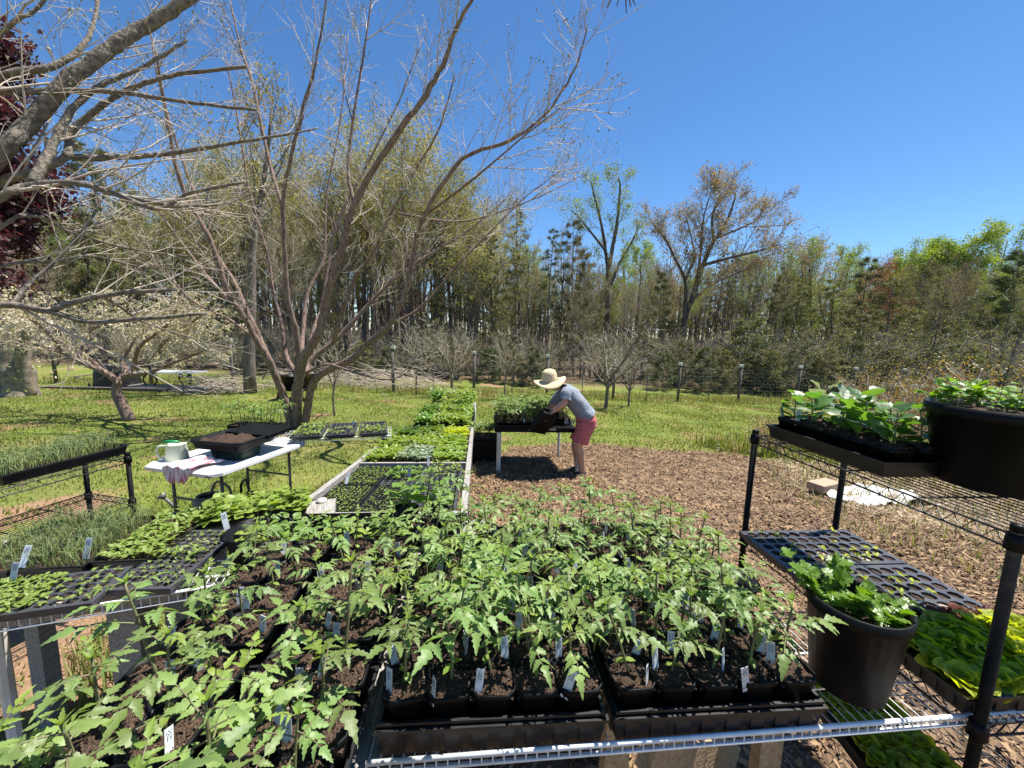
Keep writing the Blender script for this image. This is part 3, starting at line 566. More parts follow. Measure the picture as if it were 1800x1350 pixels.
OKL = [([(px, 668 - (668 - py) * .9) for px, py in pts], a_, b_, r0_ * .8, r1_, n_) for pts, a_, b_, r0_, r1_, n_ in OKL]
q = aty(1190, 600, 27); limb_tree('spreading_oak', 'tallest spreading oak with tan buds against the sky, right of centre', gp(q[0], 27), 27, OKL, [(1.5, 3.6), (0.7, 1.7), (0.3, 0.8)], .095, M['forest_bark'], .009, 3, 0.7, M['leaf_tan'], M['forest_twig'], .12)
TUL = [([(1068, 668), (1067, 560), (1068, 470), (1058, 400), (1045, 345), (1038, 318)], 0, 1, .22, .03, 15), ([(1068, 480), (1078, 430), (1085, 390), (1090, 335), (1088, 312)], 0, -1.2, .18, .04, 13), ([(1069, 510), (1090, 460), (1108, 430), (1125, 392)], 0, 1, .14, .03, 10), ([(1064, 440), (1040, 410), (1020, 385), (1005, 370)], 0, -1, .1, .03, 9)]
q = aty(1068, 600, 30); limb_tree('tulip_tree', 'tall tree with thin light green leaves standing alone against the sky', gp(q[0], 30), 30, TUL, [(1.0, 2.6), (0.5, 1.3), (0.25, 0.6)], .105, M['forest_bark'], .008, 4, 0.75, M['leaf_spring'], M['forest_twig'], .15)
px_tree('pine', 915, 350, 27, 0.8, 'tall narrow pine just left of the person, rising above the wood', 0)
px_tree('cedar', 1010, 385, 25, 0.75, 'olive conifer below the light green tree', 0)
px_tree('lush', 1640, 402, 33, 1.15, 'broad bright green leafy tree at the right against the sky', 0)
px_tree('lush', 1560, 440, 36, 0.8, 'smaller bright green tree left of the broad green one', 1)
px_tree('dark', 1765, 440, 22, 1.0, 'dark flat-crowned pine at the right edge of the photo', 0)
px_tree('green', 1745, 375, 36, 0.9, 'thin pale green tree behind the dark pine at the right', 1)
px_tree('tan', 1425, 408, 30, 0.9, 'tan-budded tree in the dip of the skyline on the right', 1)
px_tree('rust', 1530, 450, 27, 0.9, 'rust-budded tree among conifers on the right', 0)
for px, ty, Y in [(690, 240, 29), (770, 250, 24), (590, 230, 24), (820, 330, 23), (450, 250, 31), (520, 240, 30), (640, 215, 26), (730, 235, 25), (800, 270, 27), (560, 260, 27), (480, 290, 28), (860, 330, 26), (395, 300, 25)]: px_tree('olive', px, ty, Y, 1.15)
for px, ty, Y in [(300, 330, 24), (215, 260, 27), (330, 360, 28), (150, 380, 25), (90, 350, 27)]: px_tree('cedar' if px % 4 else 'olive', px, ty, Y)
for px, ty, Y in [(960, 400, 24), (985, 395, 26), (870, 400, 23), (835, 420, 22), (940, 420, 28), (1130, 430, 29), (1300, 440, 27), (1345, 450, 25), (1265, 420, 30), (1385, 430, 31), (1180, 450, 31), (1490, 440, 29), (1690, 440, 30), (780, 400, 24), (700, 380, 23), (610, 400, 22), (520, 430, 22), (1040, 450, 24), (1100, 470, 23)]: px_tree('bare' if px % 3 else 'pine', px, ty, Y, .85)
for px, ty, Y in [(1390, 500, 23), (1470, 490, 22.5), (1560, 490, 22), (1640, 500, 22.5), (1510, 535, 20.5), (1600, 540, 20.5), (880, 530, 20.5), (760, 510, 22), (1130, 550, 22), (420, 450, 22), (340, 470, 22), (570, 490, 22), (1690, 560, 21)]: px_tree('cedar', px, ty, Y, 1.15)
for px, ty, Y in [(905, 450, 24), (1030, 440, 25), (1355, 470, 24), (1160, 480, 26), (840, 400, 25), (250, 330, 25), (1500, 455, 26), (1600, 460, 27)]: px_tree('cedar', px, ty, Y, .85)
for px, ty, Y in [(955, 430, 33), (1310, 440, 34), (1400, 425, 33), (1470, 430, 34), (1580, 425, 35), (1120, 420, 34)]: px_tree('green', px, ty, Y, 1.1)
for px, ty, Y in [(1240, 610, 18.5), (1275, 615, 19), (1340, 600, 19.5), (1310, 560, 21), (940, 610, 18.5), (905, 615, 19), (560, 590, 19.5), (640, 600, 18), (680, 610, 18.5), (450, 600, 19), (1170, 620, 19), (1360, 615, 18.5), (1410, 600, 19), (1450, 610, 19), (1500, 600, 19.5), (1570, 610, 19), (1640, 610, 20), (1700, 600, 20), (860, 610, 19.5), (1210, 600, 20.5)]: px_tree('young', px, ty, Y, 1.2)
for k in range(40):
    px = rnd.uniform(-80, 1850); px_tree('brush', px, rnd.uniform(545, 605), rnd.uniform(18.5, 22), 1.0)
for k in range(120):                                          # depth of the wood behind the front trees
    px = -60 + 1920 * (k + rnd.random()) / 120; sky_y = 330 if px < 850 else 440
    px_tree(rnd.choice(['bare', 'olive', 'slim', 'bare', 'tan', 'green', 'slim', 'pine']), px, sky_y + rnd.uniform(-5, 75), rnd.uniform(27, 44), .85)
for k in range(18):                                          # slim trunks along the front of the wood
    px = -40 + 1880 * (k + rnd.random()) / 18; px_tree(rnd.choice(['slim', 'slim', 'bare']), px, (300 if px < 850 else 430) + rnd.uniform(10, 110), rnd.uniform(19.5, 23), .8)
# the far wood: trunks and twigs that read as one mass
fw = MB(); fl = MB()
for k in range(1700):
    px = rnd.uniform(-150, 1950); Y = rnd.uniform(38, 75); p = aty(px, 600, Y); x = p[0]; g = G(x, Y)
    H = rnd.uniform(7, 12) if px > 850 else rnd.uniform(10, 17)
    P, d = walk((x, Y, g), (rnd.gauss(0, .04), 0, 1), H, 4, .05, .03); fw.tube(P, np.linspace(rnd.uniform(.06, .16), .03, 5), 4, 0, False)
    for j in range(7):
        i = rnd.randint(1, 3); A, _ = walk(P[i] + (P[i + 1] - P[i]) * rnd.random(), (rnd.gauss(0, 1), rnd.gauss(0, .6), .7), H * rnd.uniform(.1, .25), 3, .15, .1); fw.tube(A, [.04, .03, .022, .012], 3, 0, False)
        flakes(fl, A[1:].repeat(3, 0) + nrs.normal(0, .25, (9, 3)), .22)
fw.v.append(np.concatenate(fl.v)); 
for key, arrs in fl.f.items(): fw.f.setdefault((4, 1), []).extend([a + fw.nv for a in arrs])
fw.nv += fl.nv
lowp = np.array([(aty(rnd.uniform(-150, 1950), 600, Yq)[0], Yq, rnd.uniform(-.6, 4.5)) for Yq in nrs.uniform(46, 72, 14000)]); fl2 = MB(); flakes(fl2, lowp, .42)
fw.v.append(np.concatenate(fl2.v))
for key, arrs in fl2.f.items(): fw.f.setdefault((4, 0), []).extend([a + fw.nv for a in arrs])
fw.nv += fl2.nv
tag(fw.build('far_wood', [M['forest_bark'], M['leaf_olive']]), 'far wood of bare trunks and twigs seen between the nearer trees', 'wood', kind='stuff')
under = MB()
up_ = []
for k in range(60000):
    px = rnd.uniform(-150, 1950); Y = rnd.uniform(21, 40); x = aty(px, 600, Y)[0]; up_.append((x, Y, G(x, Y) + abs(rnd.gauss(0, 1.0))))
U3 = np.array(up_); kk = len(U3); a = nrs.normal(0, 1, (kk, 3)); a[:, 2] = np.abs(a[:, 2]) + .5; a /= np.linalg.norm(a, axis=1)[:, None]; b = np.cross(a, nrs.normal(0, 1, (kk, 3))); b /= np.linalg.norm(b, axis=1)[:, None]; Lg = (.3 + 1.7 * nrs.rand(kk))[:, None]
under.addarr(np.stack([U3 - b * .008, U3 + b * .008, U3 + a * Lg], 1).reshape(-1, 3), (np.arange(kk) * 3)[:, None] + np.arange(3))
tag(under.build('undergrowth', M['forest_twig']), 'tangled leafless undergrowth under the wood', 'undergrowth', kind='stuff')

# ---- crimson maple, old stump trunk, plain trunk and the orchard trees inside the fence
rnd.seed(61); nrs.seed(61)
t, c = deciduous(61, 10.5, M['maple'], 32000, .15, .32, first=.2, dens=1.25); x = aty(-25, 600, 11.8)[0]
o = thing('crimson_maple', 'dark crimson-leaved maple at the left edge of the photo', 'tree', gp(x, 11.5)); link('trunk', t, o); link('crown', c, o)
o = thing('old_trunk', 'thick gnarled trunk with burls and leafy shoots at the left edge', 'tree', gp(-13.9, 10.9), (0, 0, 0), None, .78); tm = MB()
P = spline([(0, 0, -.1), (.05, 0, .6), (-.05, 0, 1.2), (.1, .1, 2.0), (.3, .2, 2.9)], 16); tm.tube(P, [.62, .52, .47, .44, .47, .5, .46, .42, .4, .42, .38, .34, .3, .26, .22, .18], 12)
tm.tube(spline([(.3, 0, -.1), (.42, -.1, .9), (.55, -.2, 1.6), (1.1, -.3, 2.6)], 10), np.linspace(.26, .12, 10), 8); tm.tube(spline([(-.2, 0, 1.2), (-.8, 0, 1.9), (-1.4, .2, 2.9)], 8), np.linspace(.26, .1, 8), 8)
tm.build('trunk', mat('pale_rough_bark', (.13, .105, .075), (.28, .235, .175), rough=.95, scale=6, bump=1.0), o, True)
sh = MB(); flakes(sh, np.array([[rnd.gauss(.2, .5), rnd.gauss(-.4, .2), rnd.choice([.35, .9, 1.7]) + rnd.gauss(0, .2)] for _ in range(130)]), .07); sh.build('shoots', M['leaf_spring'], o)['kind'] = 'stuff'
t, c = deciduous(63, 11, M['leaf_olive'], 900, .1, .25, first=.5, trunk_r=.2)
o = thing('lawn_tree', 'straight grey trunk standing between the blossom tree and the big bare tree', 'tree', gp(-8.7, 12.9)); link('trunk', t, o); link('crown', c, o)
def orchard(seed, H, spread, leaf, n, first=.35, r=.05, low=False):
    rnd.seed(seed); nrs.seed(seed); t = MB(); tw = MB(); tips = []; buds = []
    P, d = walk((0, 0, -.1), (rnd.gauss(0, .06), 0, 1), H * first, 4, .05, .1); t.tube(P, np.linspace(r, r * .75, 5), 8)
    for k in range(n):
        az = k * 2.4 + rnd.random(); q = P[-1] if k % 2 else P[3]; A, _ = walk(q, (math.cos(az) * spread, math.sin(az) * spread, 1), H * (1 - first) * rnd.uniform(.7, 1.1), 7, .1, .08); t.tube(A, np.linspace(r * .55, .008, 8), 5, 0, False)
        sub(A, None, .02, t, tw, 2, [(.35, 1.1), (.2, .5)], 9, .8, .15, tips, .16, .005, 4, (5, 4, 3), .1, buds, 1)
    bm = MB(); flakes(bm, np.array(buds + tips), .035)
    return t.mesh('orchard_limbs', M['bark_grey'], True), tw.mesh('orchard_twigs', M['twig'], True), bm.mesh('orchard_buds', leaf)
OR = [orchard(70, 3.1, .7, M['bud'], 7, .3), orchard(71, 2.7, 1.0, M['bud'], 6, .35, .06), orchard(72, 3.2, .45, M['bud'], 6, .4, .035)]
for q, x, y, s, lab in [(2, -3.5, 14.2, .95, 'thin upright bare sapling left of the bushy one near the fence'), (0, -2.2, 14.2, 1.0, 'bushy bare fruit tree straight behind the far seedling trays'), (2, -.23, 13.7, .9, 'bare fruit tree between the far seedling trays and the person'), (1, 3.05, 12.6, 1.15, 'wide bare fruit tree right behind the person'), (0, 4.0, 13.2, .85, 'small twiggy bare tree right of the tree behind the person'), (2, -4.36, 9.5, .8, 'slim bare sapling just right of the big bare tree')]:
    o = thing('fruit_tree', lab, 'tree', gp(x, y), (0, 0, rnd.uniform(0, 6)), 'bare fruit trees inside the fence', s); link('limbs', OR[q][0], o); link('twigs', OR[q][1], o)['kind'] = 'stuff'; link('buds', OR[q][2], o)['kind'] = 'stuff'
# blueberry bushes with bronze leaves on the right
BB = [shrub(s, 1.5, 1.4, M['leaf_tan'], 3200, .036, 12, M['twig'], 70) for s in (80, 81)]
M['leaf_bronze'] = mat('bronze_young_leaf', (.3, .2, .06), (.36, .28, .08), rough=.5, scale=3, objrand=.3, trans=(1.3, 1.1, .4, .35))
for t, c in BB: c.materials[1] = M['leaf_bronze']
rnd.seed(5)
for x, y, s, lab in [(7.6, 7.6, 1.0, 'bronze-leaved berry bush rising behind the middle of the rack tray'), (8.9, 7.9, 1.15, 'bronze-leaved berry bush left of the big black pot'), (10.4, 7.8, 1.45, 'tall bronze-leaved berry bush above the big black pot'), (11.8, 7.4, 1.4, 'bronze-leaved berry bush at the right edge of the photo'), (9.8, 10, 1.3, 'berry bush standing behind the others near the rail'), (4.7, 6.9, .5, 'small bronze bush beside the far post of the black rack')]:
    o = thing('berry_bush', lab, 'bush', gp(x, y), (0, 0, rnd.uniform(0, 6)), 'bronze-leaved berry bushes', s); k = rnd.randint(0, 1); link('stems', BB[k][0], o); link('foliage', BB[k][1], o)['kind'] = 'stuff'
# ================================================================ fence and yard behind
rnd.seed(90); nrs.seed(90)
M['post_wood'] = mat('fence_post_wood', (.07, .06, .052), (.15, .135, .115), rough=.9, scale=10, stretch=(6, 6, .8), bump=.4)
M['wire'] = mat('galvanised_wire', (.3, .31, .31), (.22, .23, .23), rough=.4, metal=.5)
M['cap_white'] = mat('white_post_cap', (.75, .74, .7), (.6, .58, .52), rough=.6)
fence = thing('wire_fence', 'wire mesh fence on wooden posts with white caps, between the lawn and the wood', 'fence', gp(0, 15))
FO = np.array(gp(0, 15))
FP = [(-22, 12.6, 1.9), (-18.6, 13.0, 2.0), (-15.8, 13.45, 2.1), (-12.9, 13.9, 1.8), (-10.2, 14.2, 1.7), (-7.3, 14.45, 1.65), (-4.46, 14.64, 1.65), (-1.47, 15.0, 1.56), (1.35, 15.0, 1.54), (3.91, 14.95, 1.45), (6.48, 15.13, 1.42), (9.14, 15.66, 1.42), (11.9, 16.2, 1.45), (14.8, 16.9, 1.45), (17.6, 17.6, 1.45), (20.5, 18.3, 1.45), (24, 19.2, 1.45)]
for x, y, h in FP:
    b = np.array(gp(x, y)) - FO; m = MB(); m.tube([b + (0, 0, -.05), b + (rnd.gauss(0, .015), 0, h)], [.055, .05], 8); po = m.build('post', M['post_wood'], fence, True)
    m = MB(); m.box(b + np.array([0, 0, h + .05]), (.13, .13, .1)); m.build('cap', M['cap_white'], po)
for (x0, y0, h0), (x1, y1, h1) in zip(FP, FP[1:]):
    m = MB()
    for k in range(10):
        z = .06 + 1.25 * k / 9
        m.tube([np.array(gp(x0, y0)) - FO + (0, -.06, z), np.array(gp((x0 + x1) / 2, (y0 + y1) / 2)) - FO + (0, -.06, z + rnd.gauss(0, .012)), np.array(gp(x1, y1)) - FO + (0, -.06, z)], .0014, 3, 0, False)
    n = int(math.hypot(x1 - x0, y1 - y0) / .15)
    for k in range(n):
        t = k / n; p = np.array(gp(x0 + (x1 - x0) * t, y0 + (y1 - y0) * t)) - FO; m.tube([p + (0, -.062, .04), p + (0, -.062, 1.31)], .0013, 3, 0, False)
    m.build('wire_mesh', M['wire'], fence)
for k, (x, y) in enumerate([(5.2, 15.0), (-3.0, 14.8), (0, 15.0), (2.7, 14.95), (7.8, 15.4)]):
    m = MB(); p = np.array(gp(x, y)) - FO; m.tube([p + (0, 0, -.05), p + (0, 0, 1.3)], .018, 5); m.build('stake', M['table_leg'], fence)
# white rail behind the berry bushes
rl = thing('rail_fence', 'pale horizontal rail behind the berry bushes at the right', 'fence', gp(14, 12))
m = MB(); a = aty(1550, 676, 11.5) - np.array(gp(14, 12)); b = aty(1800, 686, 11.5) - np.array(gp(14, 12)); m.bar(a, b, .05, .1); m.build('rail', M['pvc'], rl)
for t in (.02, .5, .98):
    m = MB(); p = a * (1 - t) + b * t; gzz = G(p[0] + 14, 11.5) - G(14, 12); m.bar((p[0], p[1] + .06, gzz - .05), (p[0], p[1] + .06, p[2] + .08), .08, .08); m.build('post', M['post_wood'], rl)
# brush piles
def brush(name, label, x0, x1, y, h, n):
    b = np.array(gp((x0 + x1) / 2, y)); m = MB()
    for k in range(n):
        x = rnd.uniform(x0, x1) - b[0]; q = (x, rnd.gauss(0, .5), abs(rnd.gauss(0, h * .4))); a = rnd.choice([0, math.pi]) + rnd.gauss(0, .5)
        A, _ = walk(q, (math.cos(a), math.sin(a) * .6, rnd.gauss(.05, .25)), rnd.uniform(.5, 1.6), 4, .12, -.03); m.tube(A, np.linspace(rnd.uniform(.006, .016), .003, 5), 3, 0, False)
    o = tag(link(name, m.mesh(name, M['twig'], True), None, b), label, 'brush pile'); return o
brush('brush_pile', 'heap of cut branches by the fence behind the big bare tree', -9.5, -3.2, 16.2, .9, 420)
brush('brush_pile', 'pale heap of cut twigs right of the iron-legged table on the left', -10.6, -9.0, 13.2, .7, 200)
# covered grill, iron-legged table, timbers, dark tubs behind the tree
o = thing('covered_grill', 'barbecue grill under a black cover on the far left lawn', 'grill', gp(-13.2, 13.0), (0, 0, .2)); m = MB()
prof = [(.0, 1.02), (.34, .98), (.5, .85), (.55, .6), (.56, .3), (.6, .02)]
V = MB(); V.lathe([(r, z) for r, z in prof], 28, sq=4); me = V.mesh('grill_cover', mat('black_cover_fabric', (.01, .01, .012), (.02, .02, .022), rough=.5, scale=8, bump=.6), True); c = link('cover', me, o, scale=(1.0, .65, .85))
for sx in (-.6, .6):
    for sy in (-.3, .3):
        m = MB(); m.tube([(sx, sy, -.03), (sx, sy, .2)], .03, 6); m.build('leg', M['table_leg'], o)
m = MB(); m.tube([(-.72, -.35, .35), (-.95, -.35, .42), (-.95, .35, .42), (-.72, .35, .35)], .02, 6); m.build('side_handle', M['table_leg'], o)
o = thing('iron_table', 'low glass-topped table on scrolled black iron legs beside the grill', 'table', gp(-11.4, 13.1)); m = MB(); m.box((0, 0, .62), (1.75, .75, .03)); m.build('table_top', mat('pale_glass_top', (.55, .6, .65), (.7, .72, .74), rough=.15, scale=3), o)
for x in (-.75, -.4, .45, .75):
    m = MB(); P = [(x + .05 * math.cos(t * 2.2 + x * 9) * (1 if x < 0 else -1), -.25, .6 - .46 * t / 3) for t in np.linspace(0, 3, 10)] + [(x + .1 * (1 if x < 0 else -1), -.25, .12)]; m.tube(P, .022, 6)
    m.tube([(x + .07 * math.cos(t), -.25, .52 + .06 * math.sin(t)) for t in np.linspace(0, 6.2, 12)], .018, 5); m.build('leg', M['black_post'], o)
o = thing('timber_platform', 'low platform of old timbers under the iron-legged table', 'platform', gp(-11.3, 12.9))
for k, (x, y, w, h, z) in enumerate([(0, 0, 2.5, .07, .14), (-.7, -.1, .5, .1, .05), (.35, .05, .4, .1, .05), (.95, 0, .5, .1, .05)]): m = MB(); m.box((x, y, z), (w, .5, h), rotz(.04 * k)); m.build('timber', M['grey_wood'], o)
o = thing('edging_timbers', 'line of weathered landscape timbers edging the far left lawn', 'edging', gp(-14, 12.3))
for k in range(4): m = MB(); m.box((-1.9 + 1.35 * k, .05 * k, .03), (1.3, .16, .1), rotz(.03 * k)); m.build('timber', M['forest_bark'], o)
o = thing('black_cart', 'black garden cart behind the left stem of the big bare tree', 'cart', gp(-6.6, 12.0)); m = MB(); m.lathe([(.0, .3), (.3, .3), (.42, .75), (.45, .77)], 16, sq=4); m.build('tub', M['black_plastic'], o, True)
for sx in (-.35, .35): m = MB(); m.tube([(sx + .02 * math.cos(t), -.4 + .0 * t, .2) if False else (sx, -.3 + .18 * math.cos(t), .2 + .18 * math.sin(t)) for t in np.linspace(0, 6.28, 16)], .035, 6); m.build('wheel', M['black_plastic'], o, True)
m = MB(); m.tube([(-.4, 0, .7), (-.9, 0, .95), (-1.1, 0, .6)], .02, 6); m.build('handle', M['table_leg'], o)
# feed bag and block on the right
bx = np.array(gp(4.5, 4.7)); o = thing('feed_bag', 'flattened white sack lying on the straw behind the black rack', 'sack', bx); m = MB()
X, Y = np.meshgrid(np.linspace(-.55, .55, 20), np.linspace(-.28, .28, 12)); Z = .06 + .045 * np.sin(X * 9 + Y * 5) * np.sin(Y * 11 - X * 3) + .02 * np.sin(X * 23 + Y * 17) + nrs.normal(0, .012, X.shape); idx = np.arange(X.size).reshape(X.shape)
m.addarr(np.stack([X + .03 * np.sin(Y * 14), Y + .04 * np.sin(X * 7), Z], -1).reshape(-1, 3), np.stack([idx[:-1, :-1], idx[:-1, 1:], idx[1:, 1:], idx[1:, :-1]], -1).reshape(-1, 4)); m.build('sheet', mat('white_woven_sack', (.6, .6, .58), (.3, .27, .23), rough=.6, scale=5, bump=.3, lo=.45, hi=.72, detail=9), o, True)
o = thing('paving_block', 'tan concrete block weighing down the white sack', 'block', bx + (-.5, .1, .07), (0, 0, .4)); m = MB(); m.box((0, 0, .05), (.38, .2, .1)); me = m.build('block', mat('tan_concrete', (.42, .3, .2), (.32, .22, .15), rough=.9, scale=30, bump=.3), o)
bv = me.modifiers.new('b', 'BEVEL'); bv.width = .012; bv.segments = 2

# ================================================================ leaves and plants
def mkprof(ts, ws): return np.array(ts, float), np.array(ws, float)
PROF = {
 'tomato': mkprof([0, .08, .2, .3, .37, .5, .57, .7, .77, .88, 1], [.02, .18, .38, .35, .22, .33, .19, .22, .11, .1, 0]),
 'oval': mkprof([0, .12, .3, .5, .7, .87, 1], [.02, .22, .4, .44, .34, .17, 0]),
 'round': mkprof([0, .08, .25, .5, .75, .92, 1], [.1, .34, .5, .54, .46, .26, .05]),
 'lettuce': mkprof([0, .2, .4, .6, .78, .92, 1], [.07, .14, .28, .42, .44, .3, .1]),
 'celery': mkprof([0, .15, .3, .42, .6, .66, .82, 1], [.04, .3, .55, .3, .55, .3, .34, 0]),
 'cot': mkprof([0, .2, .5, .8, 1], [.04, .22, .28, .18, 0]),
}
def leaf(mb, p, d, n, L, Wd, kind='oval', curl=.25, fold=.2, m=0, wave=0.0):
    ts, ws = PROF[kind]; d = unit(d); s = unit(cross(d, n)); n = cross(s, d)
    tw = rnd.uniform(0, 6); t = ts[:, None]
    c = p + d * (L * t) - n * (curl * L * t * t); w = (ws * Wd)[:, None]
    wv = (wave * np.sin(ts * 11 + tw))[:, None] * w
    cf, sf = math.cos(fold), math.sin(fold)
    l = c + s * w * cf + n * (w * sf + wv); r = c - s * w * cf + n * (w * sf - wv); k = len(ts)
    V = np.concatenate([c, l, r]); i = np.arange(k - 1)
    F = np.concatenate([np.stack([i, i + 1, k + i + 1, k + i], -1), np.stack([i, 2 * k + i, 2 * k + i + 1, i + 1], -1)])
    mb.addarr(V, F, m)
UPV = np.array([0, 0, 1.0])
def tomato_leaf(mb, p, az, el, L, size, m, droop):
    d = np.array([math.cos(az) * math.cos(el), math.sin(az) * math.cos(el), math.sin(el)]); P = [p]; st = L / 6
    for k in range(6): d = unit(d + np.array([rnd.gauss(0, .05), rnd.gauss(0, .05), -droop])); P.append(P[-1] + d * st)
    P = np.array(P); mb.tube(P, np.linspace(.0022, .001, 7), 4, 2, False)
    s = unit(cross(d, UPV))
    for t, f in ((.42, .72), (.66, .9), (.86, .78)):
        i = int(t * 6); q = P[i]; dd = unit(P[i + 1] - P[i]); nn = unit(cross(s, dd) + rv() * .25)
        for sg in (1, -1):
            if rnd.random() < .06: continue
            z = unit(dd * rnd.uniform(.45, .8) + s * sg - UPV * rnd.uniform(0, .3)); leaf(mb, q, z, nn, size * f * rnd.uniform(.8, 1.15), size * f * .7, 'tomato', rnd.uniform(.1, .5), rnd.uniform(.1, .5), m)
        if rnd.random() < .6: leaf(mb, P[max(1, i - 1)], unit(dd * .4 + s * rnd.choice((1, -1))), nn, size * .3, size * .22, 'tomato', .2, .2, m)
    leaf(mb, P[-1], d, unit(cross(s, d) + rv() * .2), size * rnd.uniform(1, 1.25), size * .72, 'tomato', rnd.uniform(.15, .5), rnd.uniform(.1, .4), m)
def tomato_plant(seed, H, size):
    rnd.seed(seed); nrs.seed(seed); mb = MB(); st = MB()
    P, d = walk((0, 0, -.01), (rnd.gauss(0, .08), rnd.gauss(0, .08), 1), H, 8, .05, .08); st.tube(P, np.linspace(.0042, .0024, 9), 6)
    n = rnd.randint(5, 6); a0 = rnd.uniform(0, 6)
    for k in range(n):
        t = .58 + .4 * k / (n - 1); s = t * 8; i = min(7, int(s)); q = P[i] * (1 - s + i) + P[i + 1] * (s - i)
        f = 1 - .55 * max(0, (t - .7) / .3); tomato_leaf(mb, q, a0 + k * 2.4 + rnd.gauss(0, .25), rnd.uniform(.3, .75) + .5 * max(0, t - .7), .092 * f * rnd.uniform(.85, 1.2), size * f, 0 if t < .93 else 1, rnd.uniform(.04, .14))
    for k in range(4): az = k * 1.7 + rnd.random(); leaf(mb, P[-1], (math.cos(az) * .6, math.sin(az) * .6, .8), (0, 0, 1), size * .5, size * .3, 'tomato', .1, .3, 1)
    for sg in (0, math.pi):
        i = 2; az = a0 + sg; leaf(mb, P[i], (math.cos(az), math.sin(az), .1), UPV, .028, .03, 'cot', .4, .1, 1)
    return st.mesh('tomato_stem', M['stem'], True), mb.mesh('tomato_leaves', [M['tomato'], M['tomato_young'], M['stem']], True)
TOM = [tomato_plant(100 + k, (.2, .23, .19, .25, .21, .24, .17, .22)[k], (.05, .054, .046, .052, .055, .048, .044, .05)[k]) for k in range(8)]
def broad_plant(seed, H, n, L, Wd, kind, mt, pair=True, el=(.1, .5), stemr=.003, bare=.3, wave=.05, curl=(.15, .5)):
    rnd.seed(seed); nrs.seed(seed); mb = MB(); st = MB(); P, d = walk((0, 0, -.01), (rnd.gauss(0, .06), rnd.gauss(0, .06), 1), H, 6, .05, .08); st.tube(P, np.linspace(stemr, stemr * .6, 7), 6)
    a0 = rnd.uniform(0, 6)
    for k in range(n):
        t = bare + (1 - bare) * k / max(1, n - 1); s = t * 6; i = min(5, int(s)); q = P[i] * (1 - s + i) + P[i + 1] * (s - i); f = 1 - .45 * max(0, (t - .75) / .25)
        for j in range(2 if pair else 1):
            az = a0 + k * (1.57 if pair else 2.4) + j * math.pi + rnd.gauss(0, .2); e = rnd.uniform(*el) + .4 * max(0, t - .7); dd = np.array([math.cos(az) * math.cos(e), math.sin(az) * math.cos(e), math.sin(e)])
            pt = q + dd * L * .3; st.tube([q, pt], [.0016, .0012], 4, 0, False); leaf(mb, pt, dd, UPV + rv() * .2, L * f * rnd.uniform(.8, 1.15), Wd * f, kind, rnd.uniform(*curl), rnd.uniform(.05, .35), 0, wave)
    return st.mesh('plant_stem', M['stem'], True), mb.mesh('plant_leaves', mt, True)
PEP = [broad_plant(120 + k, .17, 6, .075, .075, 'oval', M['pepper']) for k in range(4)]
BEAN = [broad_plant(130 + k, .12, 4, .07, .085, 'oval', M['bean'], el=(.2, .7), bare=.5) for k in range(4)]
KALE = [broad_plant(140 + k, .13, 9, .055, .075, 'round', M['kale'], False, (.1, .9), bare=.1, curl=(.1, .3), wave=.1) for k in range(3)] + [broad_plant(145, .14, 8, .085, .07, 'lettuce', M['glaucous'], False, (.3, 1.0), bare=.2, wave=.15)]
def rosette(seed, n, L, Wd, mt, kind='lettuce', el=(.35, 1.2)):
    rnd.seed(seed); nrs.seed(seed); mb = MB()
    for k in range(n):
        az = k * 2.4 + rnd.gauss(0, .2); e = el[1] + (el[0] - el[1]) * k / n; dd = (math.cos(az) * math.cos(e), math.sin(az) * math.cos(e), math.sin(e)); f = .6 + .5 * k / n
        leaf(mb, np.array([0, 0, 0.0]), dd, UPV - np.array(dd) * .5, L * f, Wd * f, kind, rnd.uniform(.05, .5), rnd.uniform(.1, .6), 0, .42)
    return mb.mesh('rosette_leaves', mt, True)
LET = [rosette(150 + k, 15, .105, .1, M['lettuce'], 'lettuce', (.55, 1.4)) for k in range(3)]; RLET = [rosette(155 + k, 9, .08, .09, M['red_lettuce']) for k in range(2)]
def celery_plant(seed):
    rnd.seed(seed); mb = MB(); st = MB()
    for k in range(16):
        az = k * 2.4; e = rnd.uniform(.75, 1.3); L = rnd.uniform(.1, .19); A, d = walk((0, 0, -.01), (math.cos(az) * math.cos(e), math.sin(az) * math.cos(e), math.sin(e)), L, 4, .06, .02); st.tube(A, np.linspace(.0032, .0016, 5), 5, 0, False)
        s = unit(cross(d, UPV))
        for q, dr in ((A[-1], d), (A[-1], unit(d + s)), (A[-1], unit(d - s)), (A[-2], unit(d * .5 + s)), (A[-2], unit(d * .5 - s))): leaf(mb, q, dr - UPV * .15, UPV + rv() * .3, .045 * rnd.uniform(.8, 1.2), .055, 'celery', rnd.uniform(.1, .5), .2)
    return st.mesh('celery_stalks', M['stem'], True), mb.mesh('celery_leaves', M['celery'], True)
CEL = [celery_plant(160), celery_plant(161)]
rnd.seed(200); nrs.seed(200)

